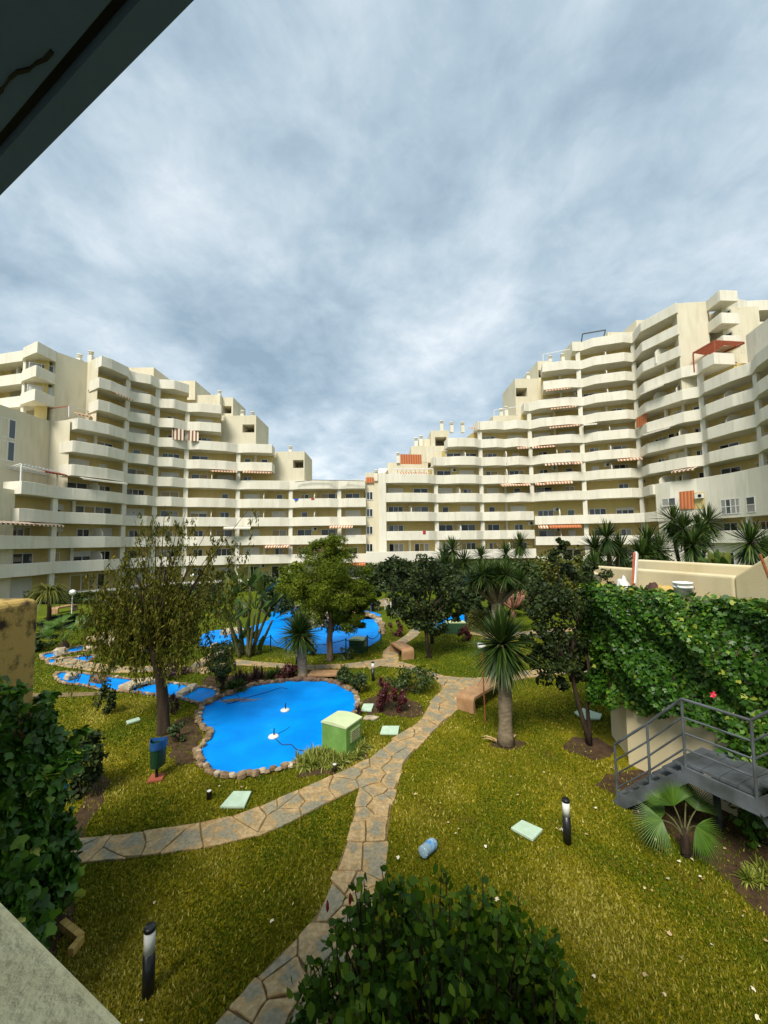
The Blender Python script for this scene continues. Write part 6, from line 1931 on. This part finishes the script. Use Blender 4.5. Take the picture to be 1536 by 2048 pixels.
c_ = (gp(645, 1504) + gp(722, 1492)) / 2
bx_, by_ = proj(c_)
cabinet('bright green pump cabinet with pale lid among spider plants at the pool', bx_, by_ + 1, .66, .60, .70, math.radians(-30), M_CAB)
cabinet('dark green cabinet behind the chain fence of the far pool', 716, 1303, .62, .5, .58, math.radians(-15), M_CABD)
cabinet('dark green cabinet beside the right pool and red bush', 911, 1266, .95, .5, .6, math.radians(0), M_CABD)
# benches
def bench(label, a, b, w_=.52, h_=.43, th=.09):
    c = (a + b) / 2; L_ = (b - a).length; rz = math.atan2(b.y - a.y, b.x - a.x)
    t = thing('bench', label, 'bench', Vector((c.x, c.y, c.z)), rz)
    def profile(pts, name, end=None):
        mb = MB(); n = len(pts)
        for y in (-w_ / 2, w_ / 2): mb.v += [(x, y, z) for x, z in pts]
        mb.f += [tuple(range(n)), tuple(range(n, 2 * n))[::-1]] + [(i, n + i, n + (i + 1) % n, (i + 1) % n) for i in range(n)]
        return bevel(mb.build(name, M_BENCH, t), .012, 2)
    R_ = .14; ro = []
    for s in (-1, 1):
        arc_o = [(s * (L_ / 2 - R_ + R_ * math.sin(q)), h_ - R_ + R_ * math.cos(q)) for q in np.linspace(0, math.pi / 2, 6)]
        arc_i = [(s * (L_ / 2 - R_ + (R_ - th) * math.sin(q)), h_ - R_ + (R_ - th) * math.cos(q)) for q in np.linspace(0, math.pi / 2, 6)]
        leg = arc_o + [(s * (L_ / 2), 0.0), (s * (L_ / 2 - th - .05), 0.0)] + arc_i[::-1]
        profile(leg if s > 0 else leg[::-1], 'leg')
    profile([(-L_ / 2 + R_ + .003, h_ - th), (L_ / 2 - R_ - .003, h_ - th), (L_ / 2 - R_ - .003, h_), (-L_ / 2 + R_ + .003, h_)], 'seat')
    return t
bench('long curved tan bench beside the near yucca trunk', gp(930, 1424), gp(1004, 1378))
bench('short curved brown bench on the path under the rounded dark tree', gp(817, 1320), gp(791, 1303), .5)
bench('far tan bench on the lawn by the globe lamp', gp(108, 1228), gp(150, 1220))
# round lamps
M_GLOBE = mat('lamp_globe', (0.82, 0.82, 0.80), rough=.3)
def globe(label, px, py_lamp, py_base, r=.2, pole=.03, m=M_WHITE, Yb=None):
    B = gp(px, py_base); z = zy(py_lamp, px, B.y) - B.z
    t = thing('globe_lamp', label, 'lamp', B)
    MB().tube([(0, 0, -.03), (0, 0, z - r * .8)], pole, 8).build('pole', m, t)
    MB().lathe([(r * math.sin(a), z - r * math.cos(a)) for a in np.linspace(.12, math.pi - .05, 12)], 16).build('globe', M_GLOBE, t, True)
    return t
globe('white globe lamp on a pale pole beyond the cream wall end', 143, 1185, 1232, .19)
globe('white globe lamp before the left building seen past the weeping tree', 384, 1151, 1200, .24)
B = gp(971, 1446)
t = thing('garden_lamp', 'thin brown lamp post with white drum lamp behind the near yucca', 'lamp', B)
tp = at(963, 1290, B.y + .5) - B
MB().tube([(0, 0, -.03), (tp.x * .6, tp.y * .6, tp.z * .6), tp], .018, 8).build('pole', M_WOODP, t)
o = MB().lathe([(.02, -.09), (.10, -.085), (.12, 0), (.10, .085), (.02, .09)], 16, tp).build('globe', M_GLOBE, t, True)
# fountain nozzles, cable and debris in the near pool
M_NOZ = mat('fountain_white', (.7, .68, .6), (.5, .47, .4), rough=.5)
def nozzle(label, px, py):
    B = gp(px, py); B.z = .014
    t = thing('fountain_nozzle', label, 'fountain', B)
    MB().lathe([(.13, 0), (.115, .03), (.05, .05)], 18).build('float_disc', M_NOZ, t, True)
    MB().tube([(.01, 0, .04), (.012, 0, .2)], [.018, .012], 8).build('jet_pipe', M_BLACK, t)
nozzle('fountain nozzle on white disc trailing a cable in the round pool', 547, 1475)
nozzle('fountain nozzle on white disc near the middle of the round pool', 570, 1422)
def cable(label, pts, r=.008, m=M_BLACK):
    P = catmull([gp(*q) + Vector((0, 0, .022)) for q in pts], 6, False)
    return tag(MB().tube(P, r, 6).build('cable', m), label, 'cable')
M_CABLE = mat('blue_black', (.01, .02, .06), rough=.5)
cable('dark cable curling from the nozzle to the green cabinet in the pool', [(550, 1478), (557, 1485), (565, 1491), (582, 1491), (592, 1500), (606, 1503), (622, 1503)], .009, M_CABLE)
cable('thin dark cable from the nozzle to a small drain in the pool', [(552, 1472), (562, 1466), (572, 1461), (579, 1455)], .005, M_CABLE)
cable('dark cable looped along the far rim of the pool', [(455, 1409), (470, 1406), (490, 1398), (515, 1391), (540, 1384), (560, 1377), (575, 1379)], .007, M_CABLE)
cable('dark cable coil on the pool floor near the stream mouth', [(440, 1392), (447, 1402), (458, 1408), (470, 1404), (478, 1395), (470, 1390), (460, 1394)], .007, M_CABLE)
tw_ = thing('twig_pile', 'heap of dry twigs on the blue pool floor near the stream mouth', 'twigs', gp(486, 1402))
for i in range(16):
    a = random.uniform(-.3, .5); x, y = random.uniform(-.5, .45), random.uniform(-.12, .12); l = random.uniform(.1, .3)
    MB().tube([(x - l * math.cos(a), y - l * math.sin(a), .02), (x, y, .03 + random.uniform(0, .02)), (x + l * math.cos(a + .2), y + l * math.sin(a + .2), .018)], .006, 5).build('twig', M_DEAD, tw_)
# small round spot lights in the grass
for lb, x, y, m in (('small brown spotlight stub in the grass before the pool', 418, 1598, M_BARK), ('small green spotlight stub among the spider plants', 669, 1543, M_STEM)):
    t = thing('ground_spotlight', lb, 'spotlight', gp(x, y))
    MB().lathe([(.045, -.02), (.045, .12), (.05, .125), (.05, .14)], 14).build('body', m, t, True)
    MB().lathe([(.038, .1405), (.038, .144)], 14).build('lens', M_DIFF, t)
# flat slabs
B = gp(650, 1354)
o = MB().prism([(-.55, -.28), (.5, -.3), (.62, .2), (-.5, .28)], 0, .07).build('stone_slab', M_BENCH); o.location = (B.x, B.y, .10); bevel(o, .01)
tag(o, 'flat terracotta stone slab lying on the far pool rim stones', 'slab')
pts = [gp(*q) for q in ((236, 1382), (262, 1371), (304, 1364), (312, 1369), (280, 1377), (258, 1387))]
br = thing('footbridge', 'small stone slab footbridge crossing the blue stream', 'bridge', pts[0])
MB().prism([(p.x - pts[0].x, p.y - pts[0].y) for p in pts], .10, .17).build('deck', M_ROCKW, br)
MB().prism([((p.x - pts[0].x), (p.y - pts[0].y)) for p in (pts[0], pts[0].lerp(pts[1], .35), pts[5].lerp(pts[4], .35), pts[5])], -.02, .099).build('abutment', M_ROCK, br)
MB().prism([((p.x - pts[0].x), (p.y - pts[0].y)) for p in (pts[2].lerp(pts[1], .3), pts[2], pts[3], pts[3].lerp(pts[4], .3))], -.02, .099).build('abutment', M_ROCK, br)
B = gp(742, 1437)
o = MB().prism([(-.2, -.1), (.1, -.14), (.22, .02), (.0, .12), (-.16, .08)], 0, .03).build('stepping_stone', M_ROCKW); o.location = (B.x, B.y, .01)
tag(o, 'flat pale stone set in the grass between the two pool side covers', 'stone')
# chain fence of the far pool
fp = [gp(*q) for q in ((478, 1300), (541, 1302), (572, 1310), (692, 1310), (735, 1303), (762, 1289))]
fl = thing('chain_fence', 'low green post and rope fence along the far pool', 'fence', fp[0])
M_FPOST = mat('fence_green', (.02, .07, .045), rough=.5)
for p in fp:
    MB().tube([p - fp[0] + Vector((0, 0, -.03)), p - fp[0] + Vector((0, 0, .68))], .025, 8).build('post', M_FPOST, fl)
for a, b in zip(fp[:-1], fp[1:]):
    a, b = a - fp[0], b - fp[0]
    MB().tube([a.lerp(b, i / 10) + Vector((0, 0, .62 - .22 * math.sin(math.pi * i / 10))) for i in range(11)], .016, 6).build('rope', M_FPOST, fl)
fp = [gp(*q) for q in ((742, 1222), (757, 1220), (770, 1219), (782, 1222))]
fl = thing('chain_fence', 'white rope fence on the slope beyond the far pool', 'fence', fp[0])
for p in fp:
    MB().tube([p - fp[0] + Vector((0, 0, -.03)), p - fp[0] + Vector((0, 0, .6))], .03, 8).build('post', M_WHITE, fl)
for a, b in zip(fp[:-1], fp[1:]):
    a, b = a - fp[0], b - fp[0]
    MB().tube([a.lerp(b, i / 8) + Vector((0, 0, .55 - .2 * math.sin(math.pi * i / 8))) for i in range(9)], .02, 6).build('rope', M_WHITE, fl)
# plastic water bottle
B = gp(859, 1706)
t = thing('water_bottle', 'large clear blue plastic water bottle lying on the lawn', 'bottle', (B.x, B.y, .088))
t.rotation_euler = (math.radians(97), 0, math.radians(140))
def clear():
    m, tt, b = nodemat('clear_plastic')
    b.inputs['Base Color'].default_value = (.42, .58, .66, 1); b.inputs['Roughness'].default_value = .12
    b.inputs['Transmission Weight'].default_value = .45; b.inputs['IOR'].default_value = 1.25
    return m
M_CLEAR = clear()
prof = [(.05, -.19), (.078, -.175), (.08, -.15)]
for i in range(8):
    z = -.14 + i * .028; prof += [(.08, z), (.074, z + .01), (.08, z + .02)]
prof += [(.078, .10), (.05, .15), (.022, .17), (.02, .185)]
MB().lathe(prof, 18).build('body', M_CLEAR, t, True)
MB().lathe([(.0815, -.06), (.0815, .05)], 18, cap=False).build('label_band', mat('bottle_label', (.02, .22, .55), (.35, .5, .6), rough=.4, scale=14, coords='obj'), t, True)
MB().lathe([(.024, .182), (.024, .205), (.02, .208)], 14).build('cap', M_BLACK, t, True)
# things left on the terrace behind the ivy
def on_deck(px, py, s):   # a point on the terrace floor level seen above the ivy
    d = ray(px, py); k = (3.06 - H) / d.z
    return CAM + d * k
def ondeck_at(px, Y): p = at(px, 1150, Y); return Vector((p.x, Y, 3.285))
B = ondeck_at(1364, 7.75)
t = thing('paint_bucket', 'white plastic bucket standing on the ivy terrace', 'bucket', B)
MB().lathe([(.13, 0), (.155, .44), (.165, .44), (.165, .47), (.15, .47), (.135, .44)], 20).build('pail', M_GLOBE, t, True)
MB().lathe([(.162, .36), (.17, .37), (.17, .39), (.162, .40)], 20).build('rim', M_WHITE, t, True)
MB().tube([(.165 * math.cos(a), .165 * math.sin(a) - .02, .42 - .1 * abs(math.sin(a))) for a in np.linspace(math.pi, 2 * math.pi, 12)], .006, 6).build('bail_handle', M_METAL, t)
B = ondeck_at(1270, 9.3)
t = thing('timber_board', 'red and white painted board leaning on the terrace parapet', 'board', B)
MB().bar((-.08, -.1, .28), (.14, .12, .98), .05, .13).build('plank', M_WHITE, t)
MB().bar((-.13, -.12, .27), (.09, .10, .97), .045, .12).build('plank', M_RED, t)
M_YC = mat('yellow_cloth', (.52, .36, .12), (.36, .22, .06), rough=.9, scale=12, bump=.8, bscale=18)
def heap(name, label, B, r, m, seed, cat):
    bm = bmesh.new(); bmesh.ops.create_icosphere(bm, subdivisions=3, radius=1)
    rd = random.Random(seed); ph = [rd.uniform(0, 6) for _ in range(6)]
    for v in bm.verts:
        c = v.co; k = 1 + .16 * math.sin(c.x * 5 + ph[0]) * math.sin(c.y * 6 + ph[1]) + .12 * math.sin(c.z * 9 + ph[2] + c.x * 4) + .08 * math.sin(c.y * 15 + ph[3])
        v.co = Vector((c.x * r[0] * k, c.y * r[1] * k, max(-.02, c.z * r[2] * k)))
    me = bpy.data.meshes.new(name); bm.to_mesh(me); bm.free()
    for p in me.polygons: p.use_smooth = True
    o = meshobj(name, me, m, None, B)
    return tag(o, label, cat)
heap('cloth_heap', 'crumpled yellow sacking heaped beside the white bucket', ondeck_at(1335, 8.2) + Vector((0, 0, .02)), (.26, .2, .34), M_YC, 3, 'cloth')
heap('cloth_heap', 'crumpled dark brown sacking on the ivy terrace', ondeck_at(1306, 8.5) + Vector((0, 0, .02)), (.2, .18, .36), mat('brown_cloth', (.10, .05, .035), (.04, .02, .015), rough=.9, scale=12, bump=.8, bscale=18), 4, 'cloth')
heap('cloth_heap', 'small white sack at the terrace wall end', ondeck_at(1246, 9.7) + Vector((0, 0, .02)), (.16, .14, .36), M_WHITE, 6, 'sack')
B = ondeck_at(1530, 6.3)
o = MB().tube([Vector((0, 0, 0)), Vector((-.2, .12, 1.05))], .02, 8).build('broom_stick', M_WOODP); o.location = (6.05, 6.15, 3.285)
tag(o, 'brown stick leaning on the sloping cream parapet', 'stick')
# red hibiscus flowers on the ivy
M_PINK = mat('pink_petal', (.75, .03, .10), (.6, .02, .06), rough=.5)
def flower(label, px, py, Y, r):
    B = at(px, py, Y)
    t = thing('red_flower', label, 'flower', B)
    for i in range(5):
        a = i * 2 * math.pi / 5
        mb = MB(); c, s = math.cos(a), math.sin(a)
        mb.sheet([(0, 0, 0), (r * (.5 * c - .4 * s), -.03, r * (.5 * s + .4 * c)), (r * c, -.015, r * s), (r * (.5 * c + .4 * s), -.03, r * (.5 * s - .4 * c))])
        mb.build('petal', M_PINK, t)
    MB().tube([(0, 0, 0), (0, -.05, .01)], [.006, .004], 6).build('stamen', M_YC, t)
flower('pink red hibiscus flower on the ivy wall above the railing', 1424, 1388, 6.55, .06)
# red hut-like box beyond the ivy wall
B = gp(1197, 1352)
t = thing('terracotta_pot', 'terracotta pot partly hidden behind the ivy wall end', 'pot', B)
MB().lathe([(.16, 0), (.24, .34), (.28, .34), (.28, .42), (.23, .42), (.2, .38)], 16).build('pot', M_RED, t, True)
# white pvc pieces and fallen leaves
rg = np.random.default_rng(30)
n = 230
y = 3.6 + rg.uniform(0, 1, n) ** 1.3 * 9; x = rg.uniform(-.95, .97, n) * y
P = np.stack([x, y], 1); keep = np.ones(n, bool)
for po in POLYS[:1]: keep &= ~inpoly(P, po)
keep &= rg.uniform(0, 1, n) < np.where(x > 0.8, 1.0, .35)
keep &= ~((x > 4.6 + (8.5 - y) * .5)) & ~(x < -3.6)
P = P[keep]; n = len(P)
P3 = np.concatenate([P, np.full((n, 1), .05)], 1)
V, F, T = leaf_cards(P3, np.tile([0, 0, 1.0], (n, 1)), .05, rg.uniform(0, 1, n), rg, aspect=.24, jit=.35, up=(0, 0, 0))
M_FALL = leafmat('fallen_leaf', [(0, (.30, .19, .07)), (.5, (.48, .38, .2)), (1, (.68, .62, .46))], trans=0)
tag(meshobj('fallen_leaves', npmesh('fallen_leaves', V, F, T), M_FALL), 'pale dry leaves strewn over the lawn', 'leaf litter', kind='stuff')

# washing on the far balconies
M_BLUEC = mat('blue_cloth', (.03, .10, .55), (.02, .07, .4), rough=.9)
M_REDC = mat('red_cloth', (.45, .03, .05), (.35, .02, .03), rough=.9)
def towel(label, f, px, k, w_, h_, m, Zf):
    n = f.nrm(px); o = f.off(px); P = f.p(px, o + .012)
    mb = MB()
    for (y0, y1, z0, z1) in ((0, .025, -h_, .03), (-.2, .024, .006, .03), (-.225, -.2, -h_ * .6, .029)):
        mb.box((0, (y0 + y1) / 2, (z0 + z1) / 2), (w_, y1 - y0, z1 - z0))
    ob_ = mb.build('towel', m); ob_.location = (P.x, P.y, Zf(k) + .004); ob_.rotation_euler = (0, 0, math.atan2(n.y, n.x) - math.pi / 2)
    return tag(ob_, label, 'towel')
def beach_towel():
    towel('bright blue towel over the balcony rail of the left block', FL, 597, 3, 1.2, .25, M_BLUEC, ZL)
    towel('red towel over the balcony rail of the left block', FL, 627, 3, .5, .22, M_REDC, ZL)
    towel('dark red cloth over a low balcony of the right block, by the air conditioners', FR, 845, 0, .45, .5, M_REDC, ZR)
beach_towel()
